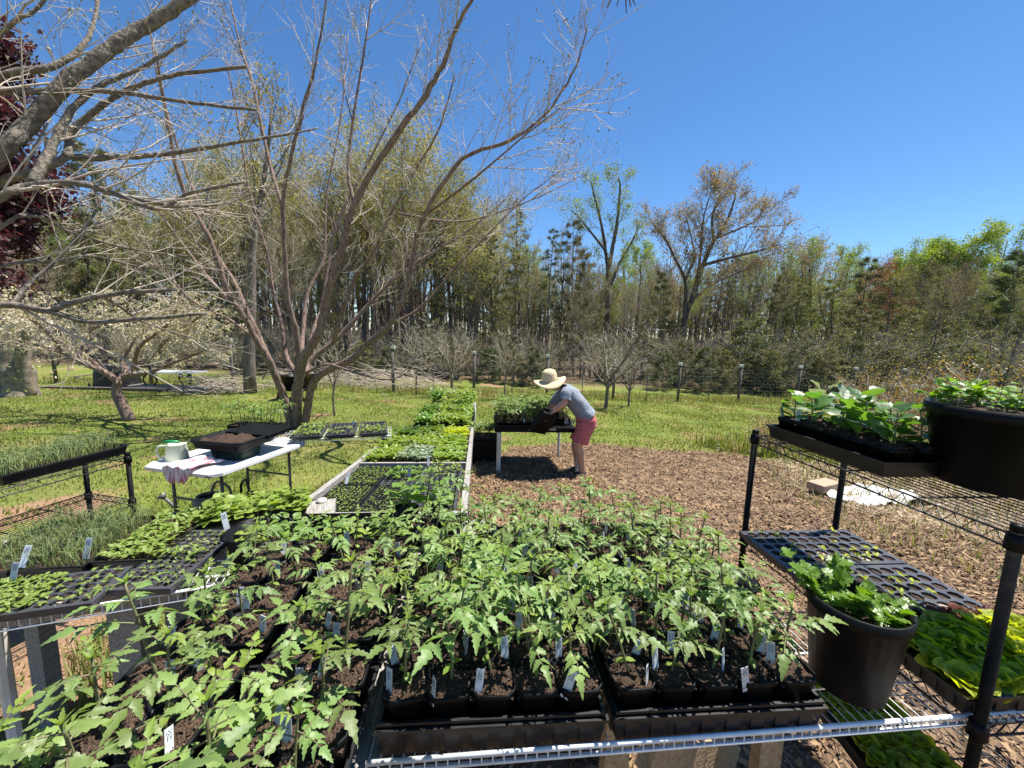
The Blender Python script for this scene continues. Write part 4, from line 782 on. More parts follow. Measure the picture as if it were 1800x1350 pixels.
# ---- containers: meshes shared by all copies
def square_pot_mesh(w, h):
    m = MB(); a = w / 2; m.lathe([(a * .78, 0), (a * .98, h - .012), (a * 1.03, h - .012), (a * 1.03, h), (a * .95, h), (a * .93, h - .02), (a * .74, .006)], 16, sq=7)
    m.add([(x * a * .76, y * a * .76, .004) for x, y in ((-1, -1), (1, -1), (1, 1), (-1, 1))], [(0, 1, 2, 3)]); return m.mesh('square_pot', M['black_plastic'], True)
def soil_mesh(w, z, sq=True, n=9, amp=.006):
    m = MB(); u = np.linspace(-1, 1, n); X, Y = np.meshgrid(u, u)
    if not sq: X, Y = X * np.sqrt(1 - Y * Y / 2), Y * np.sqrt(1 - X * X / 2)
    Z = z + nrs.normal(0, amp * .5, X.shape) + amp * (1 - X * X - Y * Y); idx = np.arange(X.size).reshape(X.shape); a = w / 2
    m.addarr(np.stack([X * a, Y * a, Z], -1).reshape(-1, 3), np.stack([idx[:-1, :-1], idx[:-1, 1:], idx[1:, 1:], idx[1:, :-1]], -1).reshape(-1, 4))
    k = 90; q = nrs.uniform(-.95, .95, (k, 2)); 
    if not sq: q = q[(q ** 2).sum(1) < .9]
    P = np.concatenate([q * a, np.full((len(q), 1), z + .003)], 1); P[:, 2] += amp * (1 - (q ** 2).sum(1)) + nrs.uniform(0, .003, len(q)); flakes(m, P[:len(P) // 5], .0045, 1); flakes(m, P, .009, 0)
    return m.mesh('soil', [M['soil'], M['perlite']], True)
POT = square_pot_mesh(.103, .092); SOIL = [soil_mesh(.097, .084) for _ in range(3)]
def tray_mesh(L, Wd, h, ribs=True, wall=.004):
    m = MB()
    def ring(l, w, z): return [(-l / 2, -w / 2, z), (l / 2, -w / 2, z), (l / 2, w / 2, z), (-l / 2, w / 2, z)]
    R_ = [ring(L - .03, Wd - .03, 0), ring(L - .012, Wd - .012, h - .008), ring(L, Wd, h - .008), ring(L, Wd, h), ring(L - .016, Wd - .016, h), ring(L - .036, Wd - .036, .004)]
    V = np.array([q for r_ in R_ for q in r_]); F = []
    for i in range(5):
        for j in range(4): F.append((i * 4 + j, i * 4 + (j + 1) % 4, i * 4 + 4 + (j + 1) % 4, i * 4 + 4 + j))
    F += [(3, 2, 1, 0), (20, 21, 22, 23)]; m.add(V, F)
    if ribs:
        for sy in (-1, 1):
            for k in range(8): x = -L / 2 + .05 + (L - .1) * k / 7; m.box((x, sy * (Wd / 2 - .0095), h * .42), (.034, .004, h * .62))
        for sx in (-1, 1):
            for k in range(6): y = -Wd / 2 + .04 + (Wd - .08) * k / 5; m.box((sx * (L / 2 - .0085), y, h * .5), (.006, .018, h - .02))
    return m.mesh('tray', M['tray_plastic'])
TRAY = tray_mesh(.54, .28, .055); DEEP = tray_mesh(.54, .28, .074); FLAT = tray_mesh(.54, .28, .055, False)
def plug_mesh(nx, ny, L=.54, Wd=.28, h=.045, fill=.8):
    m = MB(); dx, dy = (L - .03) / nx, (Wd - .03) / ny; x0, y0 = -(L - .03) / 2, -(Wd - .03) / 2
    for i in range(nx):
        for j in range(ny):
            cx, cy = x0 + (i + .5) * dx, y0 + (j + .5) * dy; a, b = dx * .5, dy * .5; k = .8; z1 = h - .006 - rnd.uniform(0, .005); oct_ = [(-.45, -1), (.45, -1), (1, -.45), (1, .45), (.45, 1), (-.45, 1), (-1, .45), (-1, -.45)]
            V = [(cx - a, cy - b, h), (cx + a, cy - b, h), (cx + a, cy + b, h), (cx - a, cy + b, h)] + [(cx + x * a * k, cy + y * b * k, h) for x, y in oct_] + [(cx + x * a * k * .93, cy + y * b * k * .93, z1) for x, y in oct_]
            F = [(0, 1, 5, 4), (1, 6, 5), (1, 2, 7, 6), (2, 8, 7), (2, 3, 9, 8), (3, 10, 9), (3, 0, 11, 10), (0, 4, 11)] + [(4 + q, 4 + (q + 1) % 8, 12 + (q + 1) % 8, 12 + q) for q in range(8)]
            o = m.add(V, F, 0); m.idx.append(([o + 12 + q for q in range(8)], 1 if rnd.random() < fill else 2))
    for s in (-1, 1): m.box((s * (L / 2 - .0085), 0, h - .01), (.014, Wd, .02)); m.box((0, s * (Wd / 2 - .0085), h - .01), (L - .034, .014, .02))
    m.box((0, 0, h - .032), (L - .04, Wd - .04, .02))
    return m.mesh('cell_tray', [M['plug_plastic'], M['soil'], M['perlite']])
PLUG50 = plug_mesh(10, 5, fill=.97); PLUG72 = plug_mesh(12, 6, fill=.97); PLUG200 = plug_mesh(20, 10, fill=.97); PLUG200.materials[0] = M['tray_plastic']
def seedlings(kind, nx, ny, hgt, size, prob=.85, L=.54, Wd=.28, mt=None, z=.045, rows=None):
    m = MB(); dx, dy = (L - .03) / nx, (Wd - .03) / ny
    for i in range(nx):
        for j in range(ny):
            if rnd.random() > prob or (rows and i not in rows): continue
            p = np.array([-(L - .03) / 2 + (i + .5) * dx + rnd.gauss(0, .004), -(Wd - .03) / 2 + (j + .5) * dy + rnd.gauss(0, .004), z - .006]); h = hgt * rnd.uniform(.6, 1.2)
            if kind == 'onion':
                for _ in range(3):
                    d = unit((rnd.gauss(0, .17), rnd.gauss(0, .17), 1)); q = p + rv() * .004; P = [q, q + d * h * .5, q + d * h * .8 + np.array([rnd.gauss(0, .008), rnd.gauss(0, .008), 0]), q + d * h + np.array([rnd.gauss(0, .02), rnd.gauss(0, .02), -abs(rnd.gauss(0, .015))])]
                    m.tube(P, [.002, .0022, .0017, .0006], 3, 0, False)
            else:
                tip = p + np.array([rnd.gauss(0, h * .15), rnd.gauss(0, h * .15), h]); m.tube([p, tip], [.0012, .0009], 3, 1, False); a = rnd.uniform(0, 6)
                for k in range({'cot': 2, 'true': 4, 'full': 6}[kind]):
                    az = a + k * (math.pi if kind == 'cot' else 2.4); e = rnd.uniform(.0, .7) if kind == 'cot' else rnd.uniform(.05, 1.3); leaf(m, tip - UPV * h * (.18 if kind == 'full' else .1) * (k // 2), (math.cos(az), math.sin(az), e), UPV + rv() * .2, size * rnd.uniform(.55, 1.2), size * .68, 'oval', rnd.uniform(.1, .7), rnd.uniform(.1, .5))
    return m.mesh('seedlings', [mt or M['seedling'], M['stem']], True)

# ---- plant labels
def tag_mesh(seed):
    rnd.seed(seed); m = MB(); w, h = .0085, .062
    m.box((0, 0, h / 2 - .012), (2 * w, .0009, h)); 
    for c in (-.003, .003):
        for k in range(5):
            z = h - .018 - k * .0035; a = rnd.uniform(-.002, .002); m.box((c + a, -.0008, z), (rnd.uniform(.001, .0035), .0004, .0008), None, 1); m.box((c - a, -.0008, z - .0015), (.0008, .0004, rnd.uniform(.0015, .003)), None, 1)
    return m.mesh('plant_label', [M['tag'], M['ink']])
TAGM = [tag_mesh(k) for k in range(5)]
rnd.seed(210); nrs.seed(210)
def label_tag(pos, lab, yaw=0.0, tilt=None, s=1.0, group='white plant labels'):
    o = link('plant_label', TAGM[rnd.randint(0, 4)], None, pos, (rnd.gauss(-.12, .14) if tilt is None else tilt, rnd.gauss(0, .14), yaw), s); return tag(o, lab, 'label', group)
def potted(pos, yaw, plant, lab, cat, s=1.0, group=None, name='potted_seedling', ptilt=True, pot=None, soil=None, soilz=.084):
    o = thing(name, lab, cat, pos, (0, 0, yaw), group); link('pot', pot or POT, o); link('soil', soil or SOIL[rnd.randint(0, 2)], o)
    r_ = (rnd.gauss(0, .08), rnd.gauss(0, .08), rnd.uniform(0, 6.28)); 
    if plant:
        link('stem', plant[0], o, (rnd.gauss(0, .006), rnd.gauss(0, .006), soilz), r_, s); ob = link('leaves', plant[1], o, o.children[-1].location, r_, s)
    return o

# ================================================================ wire shelving
def wire_shelf(name, label, corner, yaw, L, D, lip=True, mt='white_wire', gap=.0254, slope=0.0, lipdown=.024, lipup=0.0):
    "ventilated shelf: corner = near left corner, x along the lip, y back; long cross rails and wires running back"
    o = thing(name, label, 'shelf', corner, (0, 0, yaw)); m = MB(); n = int(L / gap)
    for k in range(n + 1): x = L * k / n; m.tube([(x, 0, 0), (x, D, 0)], .0017, 4, 0, False)
    m.build('deck_wires', M[mt], o, True)['kind'] = 'stuff'
    for y in (0, D * .33, D * .66, D): m = MB(); m.tube([(0, y, -.004), (L, y, -.004)], .0032, 6); m.build('rail', M[mt], o, True)
    if lip:
        m = MB(); m.tube([(0, -.004, lipup - lipdown), (L, -.004, lipup - lipdown)], .0036, 6); m.build('lip_rail', M[mt], o, True); m = MB(); m.tube([(0, -.005, lipup + .002), (L, -.005, lipup + .002)], .0058, 8); m.build('lip_rail', M[mt], o, True)
        m = MB(); m.tube([(0, -.004, lipup + .002), (0, -.004, lipup - lipdown)], .0019, 5, 0, False); me = m.mesh('lip_wire', M[mt], True)
        for k in range(n + 1): link('lip_wire', me, o, (L * k / n, 0, 0))
    return o

# ---- table frame: local (a across, b back) axes of the big seedling table
TH = R(4.6); T0 = np.array([-.29, .765]); SHZ = .805
def T(a, b): c, s = math.cos(TH), math.sin(TH); return np.array([T0[0] + a * c - b * s, T0[1] + a * s + b * c])
def T3(a, b, z): q = T(a, b); return np.array([q[0], q[1], z])
wire_shelf('wire_shelf', 'white wire shelf carrying the front tomato trays, its lip along the bottom of the photo', (-.3, .752, SHZ - .023), R(5.7), 1.78, .36, lipup=.02)
wire_shelf('wire_shelf', 'white wire shelf under the rear tomato trays', T3(-.01, .395, SHZ - .004), TH, 1.16, .5, False)
bt = thing('timber_bench', 'timber bench frame holding up the white wire shelf of tomato trays', 'bench', T3(.5, .4, 0), (0, 0, TH))
for a in (-1.1, -.1, .55): m = MB(); m.bar((a, -.36 if a > -.9 else -.7, .775), (a, .55, .775), .04, .03); m.build('cross_beam', M['raw_wood'], bt)
for a, b in ((.12, -.25), (.12, .5), (-.5, .5), (-1.05, .5), (.62, -.2), (.62, .5)): m = MB(); m.bar((a, b, -.02), (a, b, .75), .07, .04); m.build('leg', M['raw_wood'], bt)
m = MB(); m.bar((.2, -.28, .62), (.75, .1, .1), .04, .09); m.build('brace', M['raw_wood'], bt)
m = MB(); m.box((-.8, 0, .772), (.62, 1.56, .012)); m.build('board', M['grey_wood'], bt)

TRAYN = {}
def pot_tray(a, b, along, where, mt=TRAY, nested=False, z=SHZ):
    if nested: mt = DEEP
    p = T3(a, b, z - (.019 if nested else 0)); o = tag(link('seed_tray', mt, None, p, (0, 0, TH + (0 if along else math.pi / 2))), 'black plastic tray of tomato pots, ' + where, 'tray', 'black trays of tomato pots')
    if nested: i = link('inner_tray', FLAT, None, (p[0], p[1], p[2] + .036), (0, 0, TH + (0 if along else math.pi / 2))); i.scale = (.975, .95, .9); tag(i, 'second black tray nested inside the tray, ' + where, 'tray', 'nested inner trays')
    return o
def tomato_tray(a0, b0, along, where, rows=3, cols=5, skip=(), nested=False, smul=1.0, tagp=.9, ps=1.0):
    L, Wd = (.54, .28) if along else (.28, .54); pot_tray(a0 + L / 2, b0 + Wd / 2, along, where, nested=nested)
    na, nb = (cols, rows) if along else (rows, cols); da, db = (L - .02) / na, (Wd - (.035 if nested else .012)) / nb
    for j in range(nb):
        for i in range(na):
            if (i, j) in skip: continue
            q = T3(a0 + .01 + (i + .5) * da, b0 + (.03 if nested else .006) + (j + .5) * db, SHZ + (.021 if nested else .006)); q[2] -= .004 * (ps > 1); w = 'tomato seedling, %s row, %s from left, %s' % (ORD[j], ORD[i], where)
            k = rnd.randint(0, 7); potted(q, TH + rnd.gauss(0, .05), TOM[k], w, 'seedling', smul * rnd.uniform(.74, 1.06) / ps, 'potted tomato seedlings').scale = (ps, ps, ps)
            if rnd.random() < tagp: label_tag(q + np.array([rnd.choice((-1, 1)) * .034 * ps, (-.02 + rnd.gauss(0, .02)) * ps, .082 * ps]), 'white label in tomato pot, %s row, %s from left, %s' % (ORD[j], ORD[i], where), TH + rnd.gauss(0, .6), s=rnd.uniform(1.0, 1.25))
tomato_tray(0, 0, True, 'left front tray on shelf', nested=True)
tomato_tray(.55, .0, True, 'front tray beside ribbed pot', nested=True)
tomato_tray(0, .29, True, 'left middle tray', smul=1.0)
tomato_tray(.55, .29, True, 'right middle tray', skip=((1, 1), (0, 1)), smul=.95)
tomato_tray(0, .58, True, 'left back tray', smul=.95, skip=((0, 2), (1, 2)))
tomato_tray(.55, .58, True, 'right back tray', smul=.95)
tomato_tray(-.31, -.36, False, 'near tray, second lengthwise column', 2, 4, smul=1.14, ps=1.27)
tomato_tray(-.31, .19, False, 'far tray, second lengthwise column', 2, 4, smul=.85, ps=1.27)
tomato_tray(-.61, -.36, False, 'near tray, leftmost lengthwise column', 2, 4, smul=1.14, ps=1.27)
tomato_tray(-.61, .19, False, 'far tray, leftmost lengthwise column', 2, 4, smul=.85, ps=1.27)
# pepper seedlings and black tub behind them
def round_pot_mesh(r, h, ribs=False):
    m = MB(); m.lathe([(r * .74, 0), (r * .95, h * .86), (r * .97, h * .86), (r, h * .88), (r, h), (r * .94, h), (r * .9, h * .8), (r * .7, .01), (.001, .01)], 28)
    if ribs:
        for k in range(14):
            a = k * 6.283 / 14; m.tube([(r * .77 * math.cos(a), r * .77 * math.sin(a), h * .06), (r * .93 * math.cos(a), r * .93 * math.sin(a), h * .72)], .0028, 5)
        m.lathe([(r * .965, h * .74), (r * .985, h * .75), (r * .985, h * .77), (r * .97, h * .78)], 28)
    return m.mesh('round_pot', M['black_plastic'], True)
RP = round_pot_mesh(.07, .13); RSOIL = soil_mesh(.125, .115, False, 11)
def pot_big(name, lab, pos, mesh, soil, plants, group=None, cat='plant pot', yaw=0):
    o = thing(name, lab, cat, pos, (0, 0, yaw), group); link('pot', mesh, o); link('soil', soil, o)
    for (x, y, z, pl, s) in plants:
        r_ = (rnd.gauss(0, .06), rnd.gauss(0, .06), rnd.uniform(0, 6)); 
        if pl[0] is not None: link('stem', pl[0], o, (x, y, z), r_, s)
        link('leaves', pl[1], o, (x, y, z), r_, s)
    return o
st_ = thing('pot_stand', 'upturned black crate under the two pepper pots', 'crate', T3(-.3, 1.14, .42)); m = MB(); m.box((0, 0, .16), (.5, .32, .32)); m.build('crate', M['black_plastic'], st_)
for k in range(5): m = MB(); m.box((-.2 + .1 * k, -.163, .16), (.05, .006, .28)); m.build('slat', M['tray_plastic'], st_)
m = MB(); m.bar((0, 0, -.5), (0, 0, 0), .1, .1); m.build('prop', M['raw_wood'], st_)
for (px, py, s, lab) in [(712, 912, 1.0, 'round black pot with a small pepper plant in front of the wooden bench'), (765, 925, 1.05, 'round black pot with a taller pepper plant beside the first pepper pot')]:
    q = aty(px, py, 1.86); q[2] = .74; pot_big('pepper_pot', lab, q, RP, RSOIL, [(0, 0, .115, PEP[rnd.randint(0, 3)], s), (.02, .02, .115, PEP[rnd.randint(0, 3)], .7 * s)], 'round pots of pepper plants')
tub = thing('black_tub', 'long shallow black tub behind the left tomato trays', 'tub', T3(-.42, .87, .72), (0, 0, TH + .02)); m = MB(); V = MB()
V.lathe([(.42, 0), (.48, .17), (.5, .18), (.47, .18), (.41, .012), (.001, .012)], 32, sq=5); link('shell', V.mesh('tub_shell', M['black_plastic'], True), tub, scale=(.8, .26, 1))
m = MB(); m.bar((-.25, 0, -.73), (-.25, 0, 0), .08, .2); m.build('support', M['raw_wood'], tub); m = MB(); m.bar((.25, 0, -.73), (.25, 0, 0), .08, .2); m.build('support', M['raw_wood'], tub)
for k in range(12):
    a = -.42 - .33 + .06 * k; q = T3(a, .86 + .035 * (k % 2), .735); potted(q, TH, (PEP + BEAN)[rnd.randint(0, 7)], 'oval-leaved pepper seedling standing in the black tub, %s from the left' % ORD[k], 'seedling', rnd.uniform(.5, .7), 'pepper seedlings in the black tub')
for k, (a, b) in enumerate([(-.02, .93), (.1, .95), (.04, 1.03)]):
    q = T3(a, b, .8 - .0); potted(q, TH, TOM[rnd.randint(0, 7)], 'potted tomato seedling beside the black tub, %s of three' % ORD[k], 'seedling', 1.0, 'tomato pots beside the black tub')
m = MB(); m.box((0, 0, -.012), (.4, .26, .02)); o = tag(link('tub_board', m.mesh('board', M['grey_wood']), None, T3(.06, 1.0, .795), (0, 0, TH)), 'short board under the three tomato pots beside the tub', 'board')
# ribbed black pot of celery at the end of the front trays
bp = round_pot_mesh(.114, .25); pot_big('ribbed_pot', 'large ribbed black pot of celery at the right end of the tomato trays', (.955, .985, SHZ + .004), bp, soil_mesh(.188, .17, False, 13), [(.045, -.02, .17, CEL[0], .62), (-.045, .06, .17, CEL[1], .8), (-.02, .0, .17, CEL[1], .35), (-.07, -.02, .17, (None, KALE[0][1]), .3)])
# a second pot's grey rim just behind it
o = thing('small_pot', 'grey rim of a small pot behind the ribbed black pot', 'plant pot', (.81, 1.29, SHZ)); m = MB(); m.lathe([(.05, 0), (.07, .1), (.075, .1), (.066, .1), (.045, .01)], 20); m.build('shell', M['tray_plastic'], o, True)
# ================================================================ black wire racks
rnd.seed(300); nrs.seed(300)
def rack(name, label, loc, yaw, L, D, top, shelves, post_top=None, wires_along='y'):
    "loc = near left foot; x = D to the right, y = L back"
    o = thing(name, label, 'rack', loc, (0, 0, yaw))
    for x in (0, D):
        for y in (0, L):
            m = MB(); m.tube([(x, y, 0), (x, y, top + .03)], .0127, 10); po = m.build('post', M['black_post'], o, True)
            m = MB(); m.lathe([(0.001, top + .036), (.0145, top + .034), (.0145, top + .018), (.0128, top + .018)], 12, (x, y, 0)); m.build('post_cap', M['black_plastic'], po, True)
            for z in shelves: m = MB(); m.lathe([(.0128, z - .03), (.02, z - .028), (.018, z + .012), (.0128, z + .013)], 12, (x, y, 0)); m.build('collar', M['black_plastic'], po, True)
    for z in shelves:
        s = MB()
        for (a, b) in (((0, 0), (D, 0)), ((0, L), (D, L)), ((0, 0), (0, L)), ((D, 0), (D, L))):
            a3, b3 = np.array([*a, 0.0]), np.array([*b, 0.0]); s.tube([a3 + (0, 0, z + .006), b3 + (0, 0, z + .006)], .0032, 6); s.tube([a3 + (0, 0, z - .028), b3 + (0, 0, z - .028)], .0032, 6)
            n = int(np.linalg.norm(b3 - a3) / .045); P = [a3 + (b3 - a3) * (.02 + .96 * k / (2 * n)) + np.array([0, 0, z + .004 if k % 2 else z - .026]) for k in range(2 * n + 1)]; s.tube(P, .002, 4, 0, False)
        fr = s.build('shelf_frame', M['black_wire'], o, True); w = MB()
        if wires_along == 'y':
            for k in range(1, int(D / .026)): x = D * k / int(D / .026); w.tube([(x, 0, z + .008), (x, L, z + .008)], .0018, 4, 0, False)
            for k in range(1, 4): w.tube([(0, L * k / 4, z + .003), (D, L * k / 4, z + .003)], .003, 5, 0, False)
        else:
            for k in range(1, int(L / .026)): y = L * k / int(L / .026); w.tube([(0, y, z + .008), (D, y, z + .008)], .0018, 4, 0, False)
            for k in range(1, 3): w.tube([(D * k / 3, 0, z + .003), (D * k / 3, L, z + .003)], .003, 5, 0, False)
        w.build('shelf_wires', M['black_wire'], fr, True)
    return o
RX, RY, RD, RL, RZ = 1.2, .875, .46, .905, 1.3
RA = R(4.2)
def rk(x, y, z): return np.array([RX + x * math.cos(RA) - y * math.sin(RA), RY + x * math.sin(RA) + y * math.cos(RA), z])
g0 = G(RX, RY)
rack('wire_rack', 'tall black wire rack at the right edge with pots on its top shelf', (RX, RY, 0.0), RA, RL, RD, RZ, (RZ, SHZ - .008, .4))
# top tray of square pots with nasturtiums and brassicas
tt = aty(1345, 745, 1.9); o = tag(link('seed_tray', FLAT, None, rk(.175, .62, RZ + .012), (0, 0, math.pi / 2 + RA)), 'black tray of leafy pots on the top shelf of the black rack', 'tray')
POT2 = square_pot_mesh(.1, .085)
for j in range(5):
    for i in range(2):
        q = rk(.175 + (i - .5) * .115, .62 + (j - 2) * .104, RZ + .02); pl = KALE[3] if (j >= 3 and rnd.random() < .75) else KALE[rnd.randint(0, 2)]
        potted(q, R(3), pl, '%s pot on rack top shelf, %s from near end, %s column' % ('grey-green brassica' if pl is KALE[3] else 'round-leaved nasturtium', ORD[j], ('left', 'right')[i]), 'seedling', rnd.uniform(.95, 1.2) * (1.0 if j < 3 else .85), 'leafy pots on the rack', pot=POT2, soil=SOIL[0])
label_tag(rk(.09, .78, RZ + .1), 'white plant label with dark writing in the rack tray', -.2, s=1.15)
label_tag(rk(.09, .86, RZ + .1), 'white plant label at the far end of the rack tray', .3, s=1.05)
big = round_pot_mesh(.182, .25); pot_big('big_black_pot', 'big black nursery pot of leafy seedlings on the top shelf of the rack', rk(.36, .3, RZ + .012), big, soil_mesh(.325, .228, False, 15), [(x, y, .228, (PEP + CEL)[rnd.randint(0, 5)], rnd.uniform(.42, .6)) for x, y in [(-.1, .05), (-.05, -.06), (.03, .1), (.08, -.03), (0, 0), (.12, .06), (-.1, -.05), (.05, -.12), (-.04, .13)]])
# middle shelf: two cell trays, lettuce tray
for (y, m_, kind, lab) in [(.74, PLUG50, 'a', 'sparse cell tray of small seedlings at the far end of the rack middle shelf'), (.455, PLUG50, 'b', 'grey cell tray with scattered sprouts between the far cell tray and the lettuce')]:
    o = thing('cell_tray', lab, 'tray', rk(.22, y, SHZ + .004), (0, 0, RA + R(rnd.gauss(0, .7)))); link('cells', m_, o)
    s = seedlings('true', 10, 5, .025, .02, .45 if kind == 'a' else .28, mt=M['lettuce']); link('seedlings', s, o)['kind'] = 'stuff'
o = thing('lettuce_tray', 'tray of bright green lettuce on the rack middle shelf', 'tray', rk(.24, .15, SHZ + .004), (0, 0, RA)); link('tray', TRAY, o)
m = MB(); m.box((0, 0, .03), (.5, .24, .03)); m.build('soil', M['soil'], o)
k = 0
for i in range(9):
    for j in range(4): link('lettuce_head', LET[rnd.randint(0, 2)], o, (-.225 + .056 * i, -.09 + .058 * j, .045), (rnd.gauss(0, .15), rnd.gauss(0, .15), rnd.uniform(0, 6)), rnd.uniform(.5, .72))
o = thing('red_lettuce_tray', 'narrow row of red lettuce behind the bright green lettuce', 'tray', rk(.24, .305, SHZ + .004), (0, 0, RA)); m = MB(); m.box((0, 0, .02), (.5, .03, .035)); m.build('tray', M['tray_plastic'], o)
for i in range(11): link('lettuce_head', RLET[i % 2], o, (-.225 + .046 * i, 0, .037), (rnd.gauss(0, .2), rnd.gauss(0, .2), rnd.uniform(0, 6)), rnd.uniform(.5, .7))
# bottom shelf lettuce
for (x, y, lab) in [(.06, .2, 'tray of lettuce low on the rack bottom shelf, under the white lip'), ]:
    o = thing('low_lettuce_tray', lab, 'tray', rk(x, y, .42), (0, 0, 1.5)); link('tray', FLAT, o)
    for i in range(8):
        for j in range(4): link('lettuce_head', (LET + RLET)[rnd.choice((0, 1, 2, 2, 1, 0, 3))], o, (-.22 + .062 * i, -.09 + .06 * j, .045), (0, 0, rnd.uniform(0, 6)), rnd.uniform(.4, .6))
label_tag(rk(.33, -.01, SHZ - .04), 'white plant label hanging at the right edge by the rack post', 1.2, .9)

# ================================================================ left wire shelf with seedling trays
LY = math.atan2(1.324 - 1.134, -1.091 + 1.606); LC = np.array([-2.05, .972, SHZ])
wire_shelf('wire_shelf', 'white wire shelf of seedling trays on the left, its lip rising to the right', LC - (0, 0, .004), LY, 1.06, .42, lipdown=.034)
wire_shelf('wire_shelf', 'bare white wire shelf end right of the left seedling trays', (-1.3, 1.36, SHZ - .012), R(12), .3, .36)
def lf(px, py, z=SHZ): return atz(px, py, z)
leg = thing('timber_trestle', 'grey timber trestle under the left white wire shelf', 'trestle', (-1.5, 1.35, 0), (0, 0, LY)); 
for x, y in ((.05, .05), (-.75, .45), (.05, .45)): m = MB(); m.bar((x, y, -.03), (x, y, .7), .09, .14); m.build('leg', M['grey_wood'], leg)
for y in (0, .45): m = MB(); m.bar((-1.0, y, .745), (.25, y, .745), .09, .09); m.build('beam', M['grey_wood'], leg)
m = MB(); m.tube([(-.33, .05, .12), (-.33, .05, .66)], .02, 8); m.build('prop', M['pvc'], leg)
def left_tray(mesh, pos, yaw, lab, sd=None, part='cells', tiltx=0.0):
    o = thing('cell_tray', lab, 'tray', pos, (tiltx, 0, yaw), 'seedling trays on the left shelf'); link(part, mesh, o)
    for s in (sd or []): link('seedlings', s, o)['kind'] = 'stuff'
    return o
U = np.array([math.cos(LY), math.sin(LY), 0]); Vb = np.array([-math.sin(LY), math.cos(LY), 0])
SC = .77
def lt(mesh, x, y, yaw, lab, sd, part='cells', soil=False):
    o = left_tray(mesh, (x, y, SHZ + .002), R(yaw), lab, sd, part); o.scale = (SC,) * 3
    if soil: m = MB(); m.box((0, 0, .02), (.5, .24, .03)); m.build('soil', M['soil'], o)
lt(PLUG72, -1.29, 1.45, 95, 'cell tray of tiny seedlings at the right end of the left shelf', [seedlings('true', 12, 6, .014, .016, .9, mt=M['seedling']), seedlings('true', 12, 6, .035, .03, .95, rows=(5, 6))])
lt(PLUG50, -1.58, 1.215, 17, 'cell tray along the left white lip with a green strip of sprouts', [seedlings('true', 10, 5, .022, .022, .8), seedlings('true', 20, 10, .02, .022, .95, rows=tuple(range(0, 12)), mt=M['seedling'])])
lt(FLAT, -1.715, 1.545, 98, 'black tray of thin onion seedlings on the left shelf', [seedlings('onion', 18, 8, .13, .02, .95, mt=M['onion'], z=.03)], 'tray', True)
lt(FLAT, -1.505, 1.6, 98, 'black tray of small leafy sprouts between the onions and the cell tray', [seedlings('true', 16, 8, .035, .034, .95)], 'tray', True)
m = MB(); m.box((-.1, .3, SHZ - .008), (.46, .42, .016)); m.build('board', M['forest_bark'], leg)
for px, py, z, yw, lab in [(152, 975, .87, .1, 'white label at the near end of the sprout tray'), (40, 990, .87, .15, 'white label at the corner of the onion tray'), (398, 925, .88, .9, 'white label leaning at the corner of the squash tray'), (22, 1020, .85, .1, 'thin white label at the left edge of the photo')]:
    label_tag(lf(px, py, z), lab, yw, rnd.gauss(-.15, .05), 1.25)
# squash seedlings
o = thing('squash_tray', 'black tray crowded with pale green squash seedlings left of the wooden bench', 'tray', (-1.25, 1.86, .785), (0, 0, R(22)), None, .8); link('tray', TRAY, o); m = MB(); m.box((0, 0, .03), (.5, .24, .03)); m.build('soil', M['soil'], o)
for k in range(40):
    b = BEAN[rnd.randint(0, 3)]; r_ = (rnd.gauss(0, .1), rnd.gauss(0, .1), rnd.uniform(0, 6)); p = (-.23 + .115 * (k % 5) * .999 + rnd.gauss(0, .02), -.1 + .029 * (k // 5), .04); s = rnd.uniform(.65, 1.0); link('stem', b[0], o, p, r_, s); link('leaves', b[1], o, p, r_, s)
sk = thing('stool', 'low timber stool under the squash tray', 'stool', (-1.2, 1.86, .0395), (0, 0, R(22))); m = MB(); m.box((0, 0, .735), (.6, .32, .04)); m.build('seat', M['grey_wood'], sk)
for x in (-.25, .25):
    for y in (-.12, .12): m = MB(); m.bar((x, y, -.12), (x, y, .715), .05, .05); m.build('leg', M['grey_wood'], sk)
# stacked black tray behind the onion tray
lt(FLAT, -1.94, 1.5, 98, 'second black tray of onions left of the onion tray on the shelf', [seedlings('onion', 18, 8, .12, .02, .7, mt=M['onion'], z=.03)], 'tray', True)
m = MB(); m.bar((-1.96, 1.5, -.05), (-1.96, 1.5, SHZ - .025), .06, .06); tag(m.build('stake', M['grey_wood']), 'grey stake under the second onion tray', 'stake')
# blue crate under the shelf
o = thing('blue_crate', 'blue plastic crate under the left wire shelf', 'crate', (-1.12, 1.75, .42), (0, 0, .4)); m = MB(); m.lathe([(.1, 0), (.13, .22), (.14, .22), (.135, .23), (.12, .22), (.095, .01), (.001, .01)], 24, sq=6); m.build('shell', mat('blue_plastic', (.02, .05, .25), (.03, .08, .32), rough=.4), o, True)
m = MB(); m.bar((0, 0, -.45), (0, 0, 0), .12, .12); m.build('support', M['grey_wood'], o)

